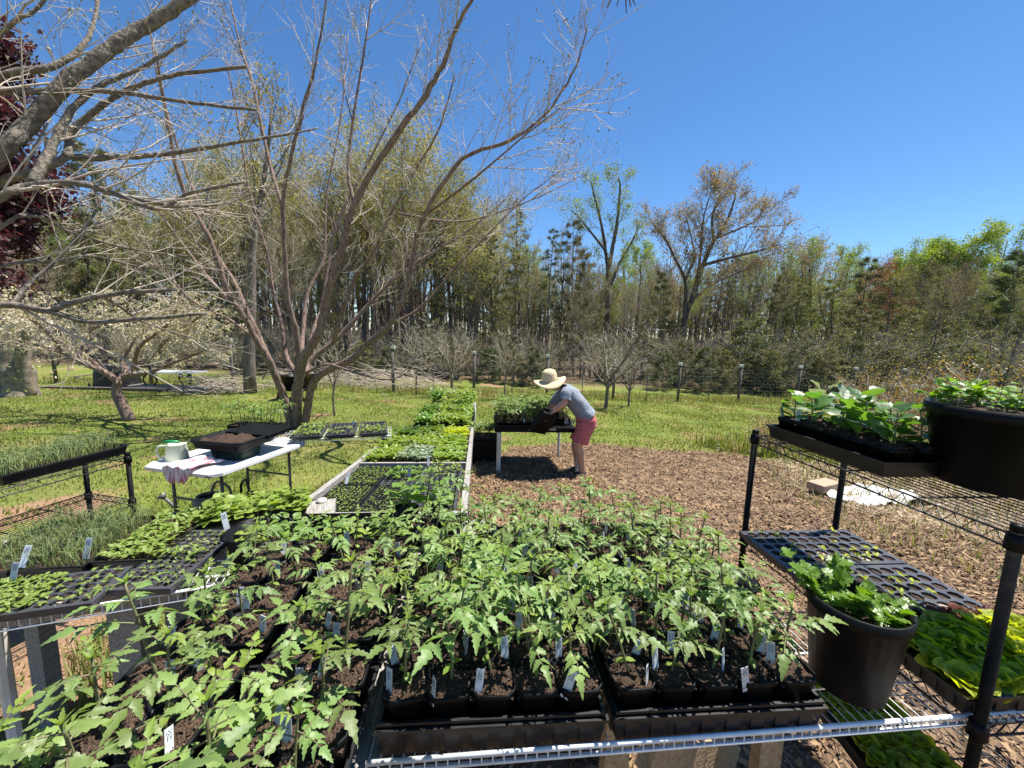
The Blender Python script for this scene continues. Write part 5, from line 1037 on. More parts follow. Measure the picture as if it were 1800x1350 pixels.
# ---- left black rack of onions
LRA = R(-12)
rack('low_wire_rack', 'black wire rack on the far left carrying onion trays', (-2.8, 1.44, -.03), LRA, .9, .35, .985, (.985, .72))
def lrp(x, y, z): c, q = math.cos(LRA), math.sin(LRA); return np.array([-2.8 + x * c - y * q, 1.44 + x * q + y * c, z])
for k, (x, y) in enumerate(((.19, .1), (.19, .66))):
    o = thing('onion_tray', ('black tray of onion seedlings at the left edge of the photo on the black rack', 'black tray of onion seedlings at the far end of the left black rack')[k], 'tray', lrp(x, y, .97), (0, 0, LRA + math.pi / 2 + R(3 * k)), 'onion trays on the left rack'); link('tray', FLAT, o)
    m = MB(); m.box((0, 0, .02), (.5, .24, .03)); m.build('soil', M['soil'], o); link('seedlings', seedlings('onion', 20, 9, .115, .02, .95, mt=M['onion'], z=.03), o)['kind'] = 'stuff'
label_tag(lrp(.1, .5, 1.06), 'grey-white label standing among the onions on the left black rack', .2, 0, 1.2)

# ================================================================ folding table and what lies on it
FT = np.array([-2.98, 3.03, .6]); FA = R(-13); ft = thing('folding_table', 'white plastic folding table with the black bins on it', 'table', (FT[0], FT[1], 0), (0, 0, FA))
m = MB(); V = MB(); V.lathe([(.001, -.02), (.49, -.02), (.5, -.012), (.5, .012), (.49, .02), (.001, .02)], 40, sq=14); me = V.mesh('table_top', M['table_white'], False); link('table_top', me, ft, (.375, .51, .6), None, (.75, 1.02, 1))
m = MB(); m.box((.7, -.001, .6), (.05, .006, .012)); m.build('latch_slot', M['table_leg'], ft)
for y in (.16, .86):
    for x in (.12, .63): m = MB(); m.tube([(x, y, -.2), (x, y, .58)], .0125, 8); m.build('leg', M['table_leg'], ft, True)
    m = MB(); m.tube([(.12, y, .3), (.63, y, .3)], .01, 8); m.build('leg_brace', M['table_leg'], ft, True)
def onft(x, y, dz=0.0):
    c, s = math.cos(FA), math.sin(FA); return np.array([FT[0] + x * c - y * s, FT[1] + x * s + y * c, .62 + dz])
M['dark_green'] = mat('dark_green_plastic', (.008, .022, .014), (.015, .03, .02), rough=.4)
def tub_mesh(r, h, m, sq=6, wall=.9): v = MB(); v.lathe([(r * .88, 0), (r * .97, h - .015), (r, h - .015), (r, h), (r * wall, h), (r * wall * .9, .02), (.001, .02)], 32, sq=sq); return v.mesh('bin_shell', m, True)
o = thing('green_tub', 'dark green tub under the black potting bins', 'tub', onft(.5, .42), (0, 0, FA + .05)); link('shell', tub_mesh(.17, .1, M['dark_green']), o, None, None, (1, .8, 1))
o = thing('potting_bin', 'wide black bin of potting soil on the dark green tub', 'bin', onft(.47, .45, .1), (0, 0, FA + .05)); link('shell', tub_mesh(.255, .075, M['black_plastic'], 8), o, None, None, (1, .95, 1)); link('soil', soil_mesh(.42, .04, True, 13, .03), o)
m = MB(); m.box((0, 0, 0), (.46, .3, .03)); o = tag(link('bin_lid', m.mesh('lid', M['black_plastic']), None, onft(.52, .66, .172), (R(3), 0, FA)), 'black tray lid propped at the back of the potting bin', 'lid')
M['pale_green'] = mat('pale_green_plastic', (.52, .58, .42), (.6, .65, .5), rough=.35)
pc = onft(.13, .2); o = thing('pitcher', 'pale green plastic pitcher on the folding table', 'pitcher', pc, (0, 0, 3.5)); m = MB(); m.lathe([(.075, 0), (.082, .01), (.07, .13), (.072, .135), (.066, .135), (.06, .01), (.001, .008)], 24); m.build('body', M['pale_green'], o, True)
m = MB(); m.tube(spline([(.068, 0, .12), (.12, 0, .12), (.135, 0, .07), (.115, 0, .025), (.074, 0, .02)], 14), .009, 8); m.build('handle', M['pale_green'], o, True)
o = thing('trowel', 'trowel with a green handle across the pitcher and bin', 'trowel', pc + (-.02, -.01, .14), (0, 0, .1)); m = MB(); m.tube([(-.07, 0, .012), (-.02, 0, .016), (.05, 0, .012)], [.012, .014, .011], 8); m.build('handle', mat('green_handle', (.01, .2, .06), (.02, .25, .08), rough=.35), o, True)
m = MB(); m.tube([(.05, 0, .012), (.13, 0, .016)], .004, 6); m.box((.17, 0, .018), (.1, .04, .003)); m.build('blade', mat('steel_blade', (.3, .3, .3), rough=.35, metal=.9), o)
# towel draped over the near edge
def towel():
    m = MB(); n = 26; u = np.linspace(0, 1, n); X = []; F = []
    for i, a in enumerate(u):
        for j, b in enumerate(u):
            x = .18 + .3 * a * (1 - .35 * b) + .03 * math.sin(b * 7 + a * 3); y = .22 - .34 * b
            z = .022 + .022 * abs(math.sin(a * 9 + b * 4)) + .035 * max(0, 1 - ((a - .35) ** 2 + (b - .15) ** 2) * 14)
            if y < -.01: z -= (-.01 - y) * 1.15; y = -.018 - .3 * (-.01 - y) * (.3 + .3 * math.sin(a * 12)); 
            X.append((x, y, z))
    idx = np.arange(n * n).reshape(n, n); m.addarr(X, np.stack([idx[:-1, :-1], idx[:-1, 1:], idx[1:, 1:], idx[1:, :-1]], -1).reshape(-1, 4)); return m.mesh('towel', mat('pink_white_towel', (.72, .68, .68), (.55, .2, .24), rough=.95, scale=7, stretch=(6, 1, 1), lo=.45, hi=.62, bump=.3), True)
o = thing('towel', 'pink and white towel hanging over the near edge of the folding table', 'towel', onft(.22, 0, 0), (0, 0, FA)); ob = link('cloth', towel(), o, (-.1, 0, 0)); sm = ob.modifiers.new('t', 'SOLIDIFY'); sm.thickness = .004
# watering cans
def can(pos, yaw, lab, mt):
    o = thing('watering_can', lab, 'watering can', pos, (0, 0, yaw), 'watering cans under the folding table'); m = MB(); m.lathe([(.11, 0), (.12, .02), (.115, .26), (.09, .3), (.085, .3), (.08, .28)], 20); m.build('body', mt, o, True)
    m = MB(); m.tube(spline([(-.11, 0, .06), (-.22, 0, .16), (-.33, 0, .3)], 8), np.linspace(.022, .014, 8), 8); m.build('spout', mt, o, True); m = MB(); m.tube([(-.33, 0, .3), (-.36, 0, .335)], [.016, .045], 10); m.build('rose', mt, o, True)
    m = MB(); m.tube(spline([(.02, 0, .3), (.08, 0, .42), (.18, 0, .34), (.17, 0, .16), (.115, 0, .08)], 16), .012, 8); m.build('handle', mt, o, True)
M['can_grey'] = mat('grey_galvanised', (.1, .1, .095), (.16, .155, .14), rough=.5, scale=12); M['can_dark'] = mat('dark_green_can', (.02, .022, .02), (.035, .036, .032), rough=.45)
can(gp(-2.82, 3.5), .3, 'grey watering can under the folding table', M['can_grey']); can(gp(-2.45, 3.55), 2.6, 'dark watering can right of the grey watering can', M['can_dark'])

# ---- middle white shelf of trays behind the folding table
MZ = .645; MA = math.atan2(.34, 1.11); MC = np.array([-2.62, 3.62, MZ])
wire_shelf('wire_shelf', 'white wire shelf of seed trays in front of the big bare tree', MC, MA, 1.42, .4, gap=.03)
for k in range(3):
    x = .5 + .34 * k if False else .62 + .31 * k; q = MC + np.array([math.cos(MA) * x - math.sin(MA) * .2, math.sin(MA) * x + math.cos(MA) * .2, .005])
    o = thing('cell_tray', 'seed tray on the shelf by the big bare tree, %s from the left' % ORD[k], 'tray', q, (0, 0, MA + math.pi / 2 + .02 * k), 'seed trays on the shelf by the big tree'); link('cells', PLUG72, o); link('seedlings', seedlings('true', 12, 6, .03, .03, .9 if k != 1 else .3, rows=tuple(range(6)) if k else None, mt=M['seedling']), o)['kind'] = 'stuff'
for px, py, lab in [(620, 752, 'white label standing at the back of the middle shelf trays'), (668, 758, 'white label at the right end of the middle shelf trays')]: q = aty(px, py, 4.3); label_tag(q, lab, 0, -.2, 1.5)
tq = MC + np.array([math.cos(MA) * .1 - math.sin(MA) * .33, math.sin(MA) * .1 + math.cos(MA) * .33, .005]); o = tag(link('seed_tray', TRAY, None, tq, (0, 0, MA + .1)), 'black tray of tomato pots at the left end of the middle shelf', 'tray')
for k in range(10):
    q = tq + np.array([(k % 5 - 2) * .103, (k // 5 - .5) * .11, .006]); potted(q, MA, TOM[k % 8], 'tomato pot on the shelf by the big tree, %s row, %s from left' % (ORD[k // 5], ORD[k % 5]), 'seedling', 1.15, 'tomato pots on the middle shelf')
pp = MC + np.array([1.35, .6, 0]); m = MB(); m.bar((pp[0] - .1, pp[1] - .05, -.25), (pp[0] - .1, pp[1] - .05, MZ - .012), .06, .06); tag(m.build('shelf_post', M['table_leg']), 'dark post under the right end of the middle shelf', 'post')

# ================================================================ long wooden bench of cell trays
BO = np.array([-.235, 2.1, .70]); BD = unit((-.087, 1, -.1)); BX = unit(cross(BD, UPV)); BU = unit(cross(BX, BD)); BW = .985; BLn = 3.35
wb = thing('wooden_bench', 'long weathered wooden bench full of cell trays, sloping away from the camera', 'bench', BO); wb.matrix_world = Matrix(((BX[0], BD[0], BU[0], BO[0]), (BX[1], BD[1], BU[1], BO[1]), (BX[2], BD[2], BU[2], BO[2]), (0, 0, 0, 1)))
def bl(x, y, z=0.0): return BO + BX * x + BD * y + BU * z      # bench coordinates: x from -BW to 0, y back
m = MB(); m.bar((-.02, -.02, 0), (-.02, BLn, 0), .04, .09); m.build('side_rail', M['grey_wood'], wb)
m = MB(); m.bar((-BW + .02, -.02, 0), (-BW + .02, BLn, 0), .04, .09); m.build('side_rail', M['grey_wood'], wb)
for y in (0, 1.22, 2.3, BLn - .02): m = MB(); m.bar((-BW + .045, y, -.002 if y else 0), (-.045, y, -.002 if y else 0), .04, .085); m.build('cross_rail', M['grey_wood'], wb)
for k in range(9): x = -BW + .1 + (BW - .2) * k / 8; m = MB(); m.bar((x, .03, -.035), (x, BLn - .05, -.035), .045, .018); m.build('slat', M['grey_wood'], wb)
for x in (-.06, -BW + .06):
    for y in (.05, 1.6, BLn - .1):
        p = bl(x, y); m = MB(); q = np.array([p[0], p[1], G(p[0], p[1]) - .03]); mi = wb.matrix_world.inverted(); m.bar(list(mi @ Vector(q)), (x, y, -.05), .085, .085); m.build('leg', M['grey_wood'], wb)
m = MB(); m.box((-BW + .09, .01, .049), (.14, .05, .004)); m.build('corner_plate', M['pvc'], wb)
BR = wb.rotation_euler.copy() if False else wb.matrix_world.to_euler()
def bench_tray(mesh, x, y, lab, sd, along=False, part='cells', soil=False, grp='cell trays on the wooden bench'):
    o = thing('cell_tray', lab, 'tray', bl(x, y, -.024)); mw = wb.matrix_world.to_3x3().to_4x4() @ Matrix.Rotation(0 if along else math.pi / 2, 4, 'Z'); o.rotation_euler = mw.to_euler(); o['group'] = grp; link(part, mesh, o)
    if soil: m = MB(); m.box((0, 0, .02), (.5, .24, .03)); m.build('soil', M['soil'], o)
    for s in sd: link('seedlings', s, o)['kind'] = 'stuff'
S = seedlings
bench_tray(PLUG200, -.79, .33, 'fine cell tray with mossy sprouts at the near left corner of the wooden bench', [S('true', 20, 10, .012, .012, .9)])
bench_tray(PLUG200, -.5, .33, 'dark fine cell tray in the near middle of the wooden bench', [S('cot', 20, 10, .012, .013, .7)])
bench_tray(PLUG72, -.205, .33, 'cell tray in the near right corner of the wooden bench', [S('cot', 12, 6, .012, .012, .3)])
bench_tray(PLUG200, -.79, .89, 'cell tray with a row of bright sprouts, second on the left of the wooden bench', [S('true', 20, 10, .014, .012, .8), S('true', 12, 6, .02, .02, .9, rows=(0,))])
bench_tray(PLUG72, -.5, .89, 'cell tray of bushy green sprouts in the middle of the wooden bench', [S('true', 14, 7, .05, .035, .95, rows=tuple(range(3, 9)), mt=M['pepper'])])
bench_tray(PLUG72, -.205, .89, 'cell tray half filled with upright sprouts at the right rail of the bench', [S('true', 12, 6, .05, .025, .9, rows=tuple(range(5, 12)))])
for k, x in enumerate((-.79, -.5, -.205)): 
    for j, y in enumerate((1.52, 2.06)):
        bench_tray(FLAT, x, y, 'tray packed with %s seedlings, %s row past bench divider, %s from left' % (('yellow-green', 'pale mottled', 'yellow-green')[(k + j) % 3], ORD[j], ORD[k]), [S('full' if j else 'true', 13, 7, .07 + .02 * j, .055, .97, mt=(M['bean'] if (k + j) % 3 != 1 else M['glaucous']) if j == 0 else M['bean'], z=.035)], soil=True, part='tray', grp='packed seedling trays on the bench')
for k, x in enumerate((-.79, -.5, -.205)): bench_tray(FLAT, x, 2.7, 'tray of taller green seedlings near the far end of the bench, %s from the left' % ORD[k], [S('full', 12, 6, .1, .06, .97, mt=(M['pepper'], M['bean'], M['lettuce'])[k], z=.035)], soil=True, part='tray', grp='packed seedling trays on the bench')
for x, y, lab in [(-.87, .08, 'white label at the near left corner of the wooden bench'), (-.86, .62, 'white label between the two left trays of the bench'), (-.45, .75, 'white label upright in the middle of the bench'), (-.36, 1.16, 'white label in front of the bench divider'), (-.12, .14, 'grey label at the near right corner of the bench')]: label_tag(bl(x, y, .045), lab, rnd.gauss(0, .4), s=1.25)
# PVC tee on the near rail
o = thing('pvc_fitting', 'white PVC tee fitting lying on the near corner of the wooden bench', 'pipe fitting', bl(-.8, .03, .065), (0, 0, .5)); m = MB(); m.tube([(-.045, 0, 0), (.045, 0, 0)], .021, 14); m.tube([(-.05, 0, 0), (-.03, 0, 0)], .025, 14); m.tube([(.03, 0, 0), (.05, 0, 0)], .025, 14); m.build('run', M['pvc'], o, True); m = MB(); m.tube([(0, 0, 0), (0, 0, .045)], .021, 14); m.tube([(0, 0, .03), (0, 0, .05)], .025, 14); m.build('branch', M['pvc'], o, True)

# ---- far low bench
fb = thing('far_bench', 'low far bench of seedling trays on white pipe legs', 'bench', gp(-1.15, 7.1), (0, 0, R(4))); 
m = MB(); m.box((0, 0, .52), (.95, 2.4, .04)); m.build('bench_top', M['black_plastic'], fb)
for x in (-.42, .45):
    for y in (-1.1, 1.1): m = MB(); m.tube([(x, y, -.05), (x, y, .5)], .024, 8); m.build('leg', M['pvc'], fb, True)
m = MB(); m.tube([(.47, -.12, .5), (.47, -.12, .78)], .024, 8); m.build('end_post', M['pvc'], fb, True)
for k in range(3):
    for j in range(4):
        p = gp(-1.15, 7.1) + np.array([-.3 + .3 * k - .035 * (j - 2), -.95 + .57 * j, .545]); o = thing('far_seed_tray', 'tray of bushy green seedlings on the far bench, %s row, %s from the left' % (ORD[j], ORD[k]), 'tray', p, (0, 0, R(94)), 'seedling trays on the far bench'); link('tray', FLAT, o); m = MB(); m.box((0, 0, .02), (.5, .24, .03)); m.build('soil', M['soil'], o); link('seedlings', S('full', 11, 6, .13 + .04 * j, .075, .97, mt=(M['pepper'], M['bean'], M['bean'])[k], z=.035) if (k or j != 2) else S('true', 11, 6, .05, .05, .5), o)['kind'] = 'stuff'
lb = thing('low_trays_stand', 'low crate between the wooden bench and the pipe-legged table', 'crate', gp(-.42, 5.95)); m = MB(); m.box((0, 0, .18), (.5, .3, .36)); m.build('crate', M['black_plastic'], lb)
o = thing('low_seed_tray', 'tray of feathery seedlings on the low crate left of the pipe-legged table', 'tray', gp(-.42, 5.95) + (0, 0, .365)); link('tray', FLAT, o); m = MB(); m.box((0, 0, .02), (.5, .24, .03)); m.build('soil', M['soil'], o); link('seedlings', S('full', 13, 7, .17, .05, .97, mt=M['tomato'], z=.035), o)['kind'] = 'stuff'

# ================================================================ pipe-legged table in front of the person
PT = np.array(gp(.33, 5.75)); PTZ = .44; pt = thing('pipe_leg_table', 'low table with white PVC pipe legs full of tomato trays, in front of the person', 'table', (PT[0], PT[1], 0), (0, 0, R(4)))
for x, y, b in ((-.52, -.42, .0), (.54, -.42, .06), (-.5, .5, 0), (.5, .5, 0)):
    g = G(PT[0] + x, PT[1] + y); m = MB(); m.tube(spline([(x + b, y, g - .05), (x + b, y, .15), (x + b * .6, y, .32), (x, y, PTZ - .05)], 10), .031 if y < 0 else .024, 10); m.build('leg', M['pvc'], pt, True)
m = MB(); m.box((0, .05, PTZ - .03), (1.16, 1.0, .03)); m.build('table_top', M['black_plastic'], pt)
m = MB(); m.box((0, -.452, PTZ - .012), (1.16, .012, .06)); m.build('front_rail', M['black_plastic'], pt)
m = MB(); m.box((.14, -.462, PTZ + .002), (.24, .004, .022)); m.build('front_sticker', M['cap_white'], pt)
m = MB()
for k, c in enumerate('475'):
    x = .17 + .03 * k; m.box((x, -.4655, PTZ + .006), (.018, .001, .004)); m.box((x + .006, -.4655, PTZ + .001), (.004, .001, .012)); m.box((x - .004, -.4655, PTZ - .003), (.012, .001, .003))
m.build('sticker_writing', M['ink'], pt)
def onpt(x, y, z): c, s = math.cos(R(4)), math.sin(R(4)); return np.array([PT[0] + x * c - y * s, PT[1] + x * s + y * c, PTZ + z])
for i in range(2):
    for j in range(3):
        if i == 1 and j == 0: continue
        a, b = -.29 + .57 * i, -.3 + .3 * j; wh = '%s row, %s tray on pipe-legged table' % (ORD[j], ('left', 'right')[i]); tag(link('seed_tray', FLAT, None, onpt(a, b, -.012), (0, 0, R(4))), 'black tray of bushy tomatoes, ' + wh, 'tray', 'tomato trays on the pipe-legged table')
        for q in range(15):
            p = onpt(a + (q % 5 - 2) * .104, b + (q // 5 - 1) * .088, -.004); w = 'bushy tomato, %s row, %s from left, %s tray, %s rank on pipe-legged table' % (ORD[q // 5], ORD[q % 5], ('left', 'right')[i], ORD[j]); potted(p, R(4), TOM[rnd.randint(0, 7)], w, 'seedling', rnd.uniform(1.05, 1.45), 'bushy tomato pots on the pipe-legged table')
for q in range(4): p = onpt(.42 + q * .04, -.33 + .02 * (q % 2), .06); label_tag(p, 'white plant label at the right end of the pipe-legged table, %s from the left' % ORD[q], 0, 0, 1.3)
for q in range(3): p = onpt(-.17 + q * .1, -.41, .075); label_tag(p, 'white plant label in the front tray of the pipe-legged table, %s from the left' % ORD[q], 0, 0, 1.2)
# ================================================================ the person
rnd.seed(400); nrs.seed(400)
PY = 5.32; PB = np.array(gp(.98, PY))
per = thing('person', 'person in straw sun hat, grey T-shirt and red shorts bending over the pipe-legged table', 'person', PB)
def pp_(px, py, dy=0.0): return aty(px, py, PY + dy) - PB
def skinned(name, verts, edges, radii, mt, parent, root=0, lv=2, smooth=True):
    me = bpy.data.meshes.new(name); me.from_pydata([tuple(v) for v in verts], edges, []); me.update()
    o = link(name, me, parent); o.modifiers.new('skin', 'SKIN'); 
    if not me.skin_vertices: 
        pass
    sv = me.skin_vertices[0].data
    for i, r_ in enumerate(radii): sv[i].radius = (r_, r_) if np.isscalar(r_) else r_; sv[i].use_root = (i == root)
    s = o.modifiers.new('sub', 'SUBSURF'); s.levels = lv; s.render_levels = lv; me.materials.append(mt)
    o.modifiers['skin'].use_smooth_shade = smooth
    return o
# joints (camera sees the left side; dy < 0 is nearer the camera)
pel = pp_(1030, 740); wai = pp_(1024, 722); che = pp_(1003, 694); nck = pp_(985, 678); hd0 = pp_(974, 679); hd1 = pp_(962, 670)
shL, elL, wrL, haL = pp_(996, 689, -.17), pp_(993, 707, -.22), pp_(975, 721, -.2), pp_(966, 727, -.19)
shR, elR, wrR, haR = pp_(990, 688, .17), pp_(970, 713, .2), pp_(957, 728, .16), pp_(950, 733, .14)
hiL, knL, anL, toL = pp_(1031, 745, -.09), pp_(1016, 786, -.08), pp_(1023, 826, -.05), pp_(1003, 836, -.06)
hiR, knR, anR, toR = pp_(1031, 745, .09), pp_(1010, 783, .12), pp_(1015, 818, .18), pp_(995, 822, .2)
for q in (anL, toL): pass
anL[2] = .09; toL[2] = .035; anR[2] = .08; toR[2] = .035
V = [pel, wai, che, nck, hd0, hd1]; E = [(0, 1), (1, 2), (2, 3), (3, 4), (4, 5)]; RR = [.12, .11, .12, .055, .085, .075]
def chain(start, pts, rads):
    prev = start
    for p, r_ in zip(pts, rads): V.append(p); RR.append(r_); E.append((prev, len(V) - 1)); prev = len(V) - 1
    return prev
a = chain(2, [shL, elL, (elL + wrL) / 2, wrL], [.06, .052, .048, .033]); 
def hand(wr, ha, dirs, sgn):
    n0 = chain(wr, [ha], [(.034, .018)]); d = unit(ha - V[wr]); side = unit(cross(d, np.array([0, 1.0, 0])))
    lat = np.array([0, 1.0, 0])
    for k, (off, L) in enumerate([(-.03, .07), (-.01, .08), (.01, .075), (.03, .06)]):
        b = ha + lat * off + d * .03; q1 = b + d * L * .45 + np.array([0, 0, -.012]); q2 = q1 + np.array([-.008, 0, -L * .42]); q3 = q2 + np.array([.014, 0, -L * .25]); chain(n0, [b, q1, q2, q3], [.011, .0095, .009, .008])
    b = V[wr] * .4 + ha * .6 + lat * sgn * .03; chain(n0, [b + np.array([-.02, 0, .012]), b + np.array([-.055, sgn * .012, .006])], [.012, .0095])
hand(a, haL, None, -1)
b_ = chain(2, [shR, elR, (elR + wrR) / 2, wrR], [.06, .052, .048, .033]); hand(b_, haR, None, 1)
chain(0, [hiL, (hiL + knL) / 2, knL, knL * .6 + anL * .4 + np.array([.02, 0, 0]), anL, anL + np.array([-.03, 0, -.04])], [.1, .085, .062, .064, .042, .04]); chain(0, [hiR, (hiR + knR) / 2, knR, knR * .6 + anR * .4 + np.array([.02, 0, 0]), anR, anR + np.array([-.03, 0, -.04])], [.1, .085, .062, .064, .042, .04])
skinned('body', V, E, RR, M['skin'], per, 0)
# face details: nose, ear, hair, eyes, mouth, beard
hc = (hd0 + hd1) / 2; fd = unit(hd1 - hd0 + np.array([-.02, 0, -.06])); m = MB()
m.tube([hd1 + np.array([-.05, 0, -.03]), hd1 + np.array([-.075, 0, -.055])], [.012, .016], 8); m.build('nose', M['skin'], per, True)
m = MB(); m.lathe([(.001, 0), (.02, .004), (.026, .012), (.02, .016), (.001, .012)], 10); me = m.mesh('ear', M['skin'], True); link('ear', me, per, hc + np.array([.012, -.08, -.02]), (R(90), 0, 0)); link('ear', me, per, hc + np.array([.012, .08, -.02]), (R(-90), 0, 0))
hm = mat('dark_hair', (.035, .022, .015), (.06, .04, .025), rough=.8, scale=40, bump=.4); m = MB(); u = np.linspace(0, math.pi, 8)
m.lathe([(.001, -.02)] + [(.088 * math.sin(t), .01 + .02 - .09 * math.cos(t)) for t in u[1:-1]] + [(.001, .12)], 14); link('hair', m.mesh('hair', hm, True), per, hc + np.array([.03, 0, -.02]), (0, R(40), 0))
for sy in (-.034, .034): m = MB(); m.lathe([(.001, -.009)] + [(.009 * math.sin(t), -.009 * math.cos(t)) for t in np.linspace(.5, 2.6, 5)] + [(.001, .009)], 8, hd1 + np.array([-.062, sy, -.02])); m.build('eye', M['ink'], per, True)
m = MB(); m.box(hd1 + np.array([-.055, 0, -.085]), (.012, .045, .01)); m.build('mouth', M['red_lettuce'], per)
# clothes
SHIRT = mat('grey_tshirt', (.19, .215, .26), (.24, .265, .31), rough=.9, scale=16, bump=.7, detail=3); SHORT = mat('red_shorts', (.48, .11, .115), (.55, .15, .15), rough=.85, scale=14, bump=.8, detail=3, stretch=(1, 1, 3))
def loft(name, rings, mt, n=20, fold=.006, seed=1):
    "rings: (centre, axis direction, half width across, half depth); cloth with soft folds"
    r2 = np.random.RandomState(seed); ph = r2.uniform(0, 6, 4); V = []; k = len(rings)
    for i, (c, t, ry, rs) in enumerate(rings):
        t = unit(t); yv = unit(np.array([0, 1.0, 0]) - t * t[1]); bv = cross(t, yv)
        for a in np.linspace(0, 2 * math.pi, n, endpoint=False):
            f = 1 + (fold / .1) * (math.sin(3 * a + i * 1.1 + ph[0]) * .5 + math.sin(5 * a - i * 1.9 + ph[1]) * .4 + math.sin(i * 2.3 + 2 * a + ph[2]) * .6); V.append(c + yv * ry * math.cos(a) * f + bv * rs * math.sin(a) * f)
    idx = np.arange(k * n).reshape(k, n); m = MB(); m.addarr(V, np.stack([idx[:-1], np.roll(idx[:-1], -1, 1), np.roll(idx[1:], -1, 1), idx[1:]], -1).reshape(-1, 4)); o = m.build(name, mt, per, True)
    q = o.modifiers.new('t', 'SOLIDIFY'); q.thickness = .004; q = o.modifiers.new('s', 'SUBSURF'); q.levels = 1; q.render_levels = 1; return o
def rings_along(pts, ry, rs, n):
    P = spline(pts, n); T_ = np.gradient(P, axis=0); u = np.linspace(0, 1, n); f = np.linspace(0, 1, len(ry)); return [(P[i], T_[i], np.interp(u[i], f, ry), np.interp(u[i], f, rs)) for i in range(n)]
nb_ = nck + (che - nck) * .1
ts = loft('tshirt', rings_along([nb_, nck + (che - nck) * .45, che, (wai + che) / 2, wai, pp_(1033, 733)], [.06, .13, .19, .185, .175, .18], [.06, .1, .125, .13, .13, .14], 16), SHIRT, 22, .005, 2)
for sh, el in ((shL, elL), (shR, elR)):
    so = loft('sleeve', rings_along([che * .45 + sh * .55 + np.array([0, 0, .01]), sh, sh + (el - sh) * .5, sh + (el - sh) * .86], [.085, .085, .078, .08], [.085, .085, .076, .078], 8), SHIRT, 16, .005, 5); so.parent = ts
sh0 = loft('shorts', rings_along([pp_(1027, 727), pel, pp_(1032, 750)], [.172, .185, .17], [.125, .145, .14], 6), SHORT, 22, .004, 7)
for hi, kn in ((hiL, knL), (hiR, knR)):
    lo_ = loft('shorts_leg', rings_along([hi + np.array([0, 0, .05]), hi, hi * .5 + kn * .5, hi * .22 + kn * .78], [.1, .105, .108, .112], [.125, .13, .118, .12], 8), SHORT, 18, .006, 9); lo_.parent = sh0
# hat
ST2 = mat('straw', (.62, .48, .27), (.74, .6, .38), rough=.8, scale=80, stretch=(1, 1, 5), bump=.5); m = MB(); prof = [(.001, .15), (.05, .148), (.08, .13), (.095, .09), (.1, .02), (.105, 0)]
m.lathe(prof, 32); n = 40; rings = []
for r_ in (.105, .14, .18, .22): rings.append([(r_ * math.cos(t), r_ * math.sin(t), -(r_ - .105) * .22 + .05 * (r_ - .105) / .14 * math.cos(2 * t)) for t in np.linspace(0, 2 * math.pi, n, endpoint=False)])
idx = np.arange(4 * n).reshape(4, n); m.addarr(np.array(rings).reshape(-1, 3), np.stack([idx[:-1], np.roll(idx[:-1], -1, 1), np.roll(idx[1:], -1, 1), idx[1:]], -1).reshape(-1, 4))
hat = thing('sun_hat', 'wide-brimmed straw sun hat on the bending person', 'hat', PB + (hd0 + hd1) / 2 + np.array([-.015, -.01, .045]), (R(8), R(-9), 0)); ob = link('straw', m.mesh('straw', ST2, True), hat); sm = ob.modifiers.new('t', 'SOLIDIFY'); sm.thickness = .006
# shoes
SH = mat('black_shoe', (.012, .012, .013), (.03, .03, .03), rough=.6, scale=30)
for an, to in ((anL, toL), (anR, toR)):
    d = unit((to - an) * np.array([1, 1, 0])); h = an * np.array([1, 1, 0]); g = G(PB[0] + h[0], PB[1] + h[1]) - PB[2]; s = unit(cross(UPV, d))
    m = MB(); k = 0; rings = []
    for t, w, hh in ((-.07, .03, .05), (-.055, .038, .085), (0, .042, .095), (.06, .045, .075), (.12, .05, .055), (.17, .045, .045), (.195, .02, .03)):
        c = h + d * t; rings.append([c + s * w * math.cos(a) + UPV * (g + max(0.002, hh * .5 + hh * .5 * math.sin(a))) for a in np.linspace(0, 2 * math.pi, 12, endpoint=False)])
    idx = np.arange(7 * 12).reshape(7, 12); m.addarr(np.array(rings).reshape(-1, 3), np.stack([idx[:-1], np.roll(idx[:-1], -1, 1), np.roll(idx[1:], -1, 1), idx[1:]], -1).reshape(-1, 4)); m.idx += [(list(range(12)), 0), (list(range(72, 84))[::-1], 0)]; sh = m.build('shoe', SH, per, True)
    m = MB(); m.box(h + d * .06 + UPV * (g + .008), (.26, .088, .016), np.stack([d, s, UPV], 1)); m.build('sole', mat('grey_sole', (.06, .06, .06), rough=.7), sh)
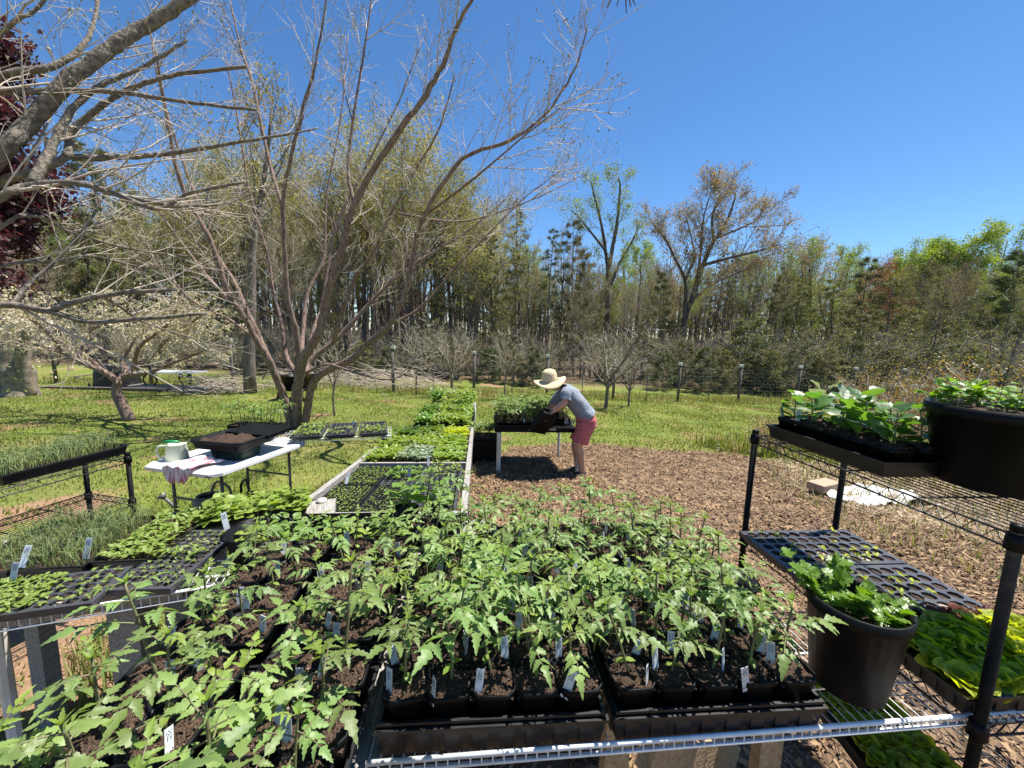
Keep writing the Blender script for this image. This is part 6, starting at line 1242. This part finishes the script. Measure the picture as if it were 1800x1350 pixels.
# the tray being tipped
hp = PB + haL; Zl = unit((-.3, .78, .55)); Xl = unit(np.array([.88, .2, -.42]) - Zl * (np.array([.88, .2, -.42]) @ Zl)); Yl = cross(Zl, Xl)
o = thing('held_tray', 'black tray of tomato plants being lifted and tipped by the person', 'tray'); cpos = hp + np.array([-.07, .05, -.12])
o.matrix_world = Matrix(((Xl[0], Yl[0], Zl[0], cpos[0]), (Xl[1], Yl[1], Zl[1], cpos[1]), (Xl[2], Yl[2], Zl[2], cpos[2]), (0, 0, 0, 1)))
link('tray', FLAT, o, (0, 0, -.05), (0, 0, math.pi / 2), (.72, 1.0, 1.5)); o.children[-1].data = o.children[-1].data.copy(); o.children[-1].data.materials[0] = M['black_plastic']
for x in (-.09, .1): m = MB(); m.box((x, .1955, -.0), (.09, .003, .018)); m.build('tape', M['cap_white'], o)
for i in range(2):
    for j in range(3):
        p = (-.06 + .12 * i, -.11 + .11 * j, -.035); link('pot', POT, o, p); r_ = (0, 0, rnd.uniform(0, 6)); k = rnd.randint(0, 7); link('stem', TOM[k][0], o, (p[0], p[1], .05), r_, 1.15); link('leaves', TOM[k][1], o, (p[0], p[1], .05), r_, 1.15)
# weeds and thin stalks standing in the mulch and path
for k, (px, py, h) in enumerate([(1042, 880, .35), (1290, 805, .3), (1085, 850, .25), (1110, 800, .3), (1180, 700, .3)]):
    p = None
    for t in np.arange(1, 30, .02):
        q = CAM + ray(px, py) * t
        if q[2] <= G(q[0], q[1]): p = q; break
    m = MB(); b = MB(); pts = []
    for j in range(5): A, _ = walk((rnd.gauss(0, .01), rnd.gauss(0, .01), 0), (rnd.gauss(0, .3), rnd.gauss(0, .3), 1), h * rnd.uniform(.6, 1), 4, .1, .05); m.tube(A, [.003, .003, .002, .002, .001], 3, 0, False); pts += list(A[2:])
    o = thing('weed', ('bare twiggy stalk standing behind the tomato trays', 'small reddish weed beside the rack', 'thin stalk near the mulch right of the person', 'leafy stalk at the grass edge right of the person', 'thin weed on the lawn right of the person')[k], 'weed', p); m.build('stalks', M['twig'], o); flakes(b, np.repeat(np.array(pts), 3, 0) + nrs.normal(0, .015, (len(pts) * 3, 3)), .025); b.build('leaves', M['leaf_bronze'], o)['kind'] = 'stuff'
# pine twig tip hanging into the top of the frame
p = aty(1095, -30, 3.0); o = thing('hanging_twig', 'dark twig tip hanging in from the top edge against the sky', 'twig', p); m = MB()
for dx, dz in ((-.1, -.14), (-.03, -.13), (.04, -.17), (.07, -.13), (.1, -.12)): m.tube([(0, 0, .06), (dx * .5, 0, -.06), (dx, .02, dz)], [.006, .006, .003], 5)
m.tube([(0, 0, .0), (.2, .1, .5), (.6, .2, 1.2)], .008, 5); m.build('needles', M['forest_bark'], o, True)
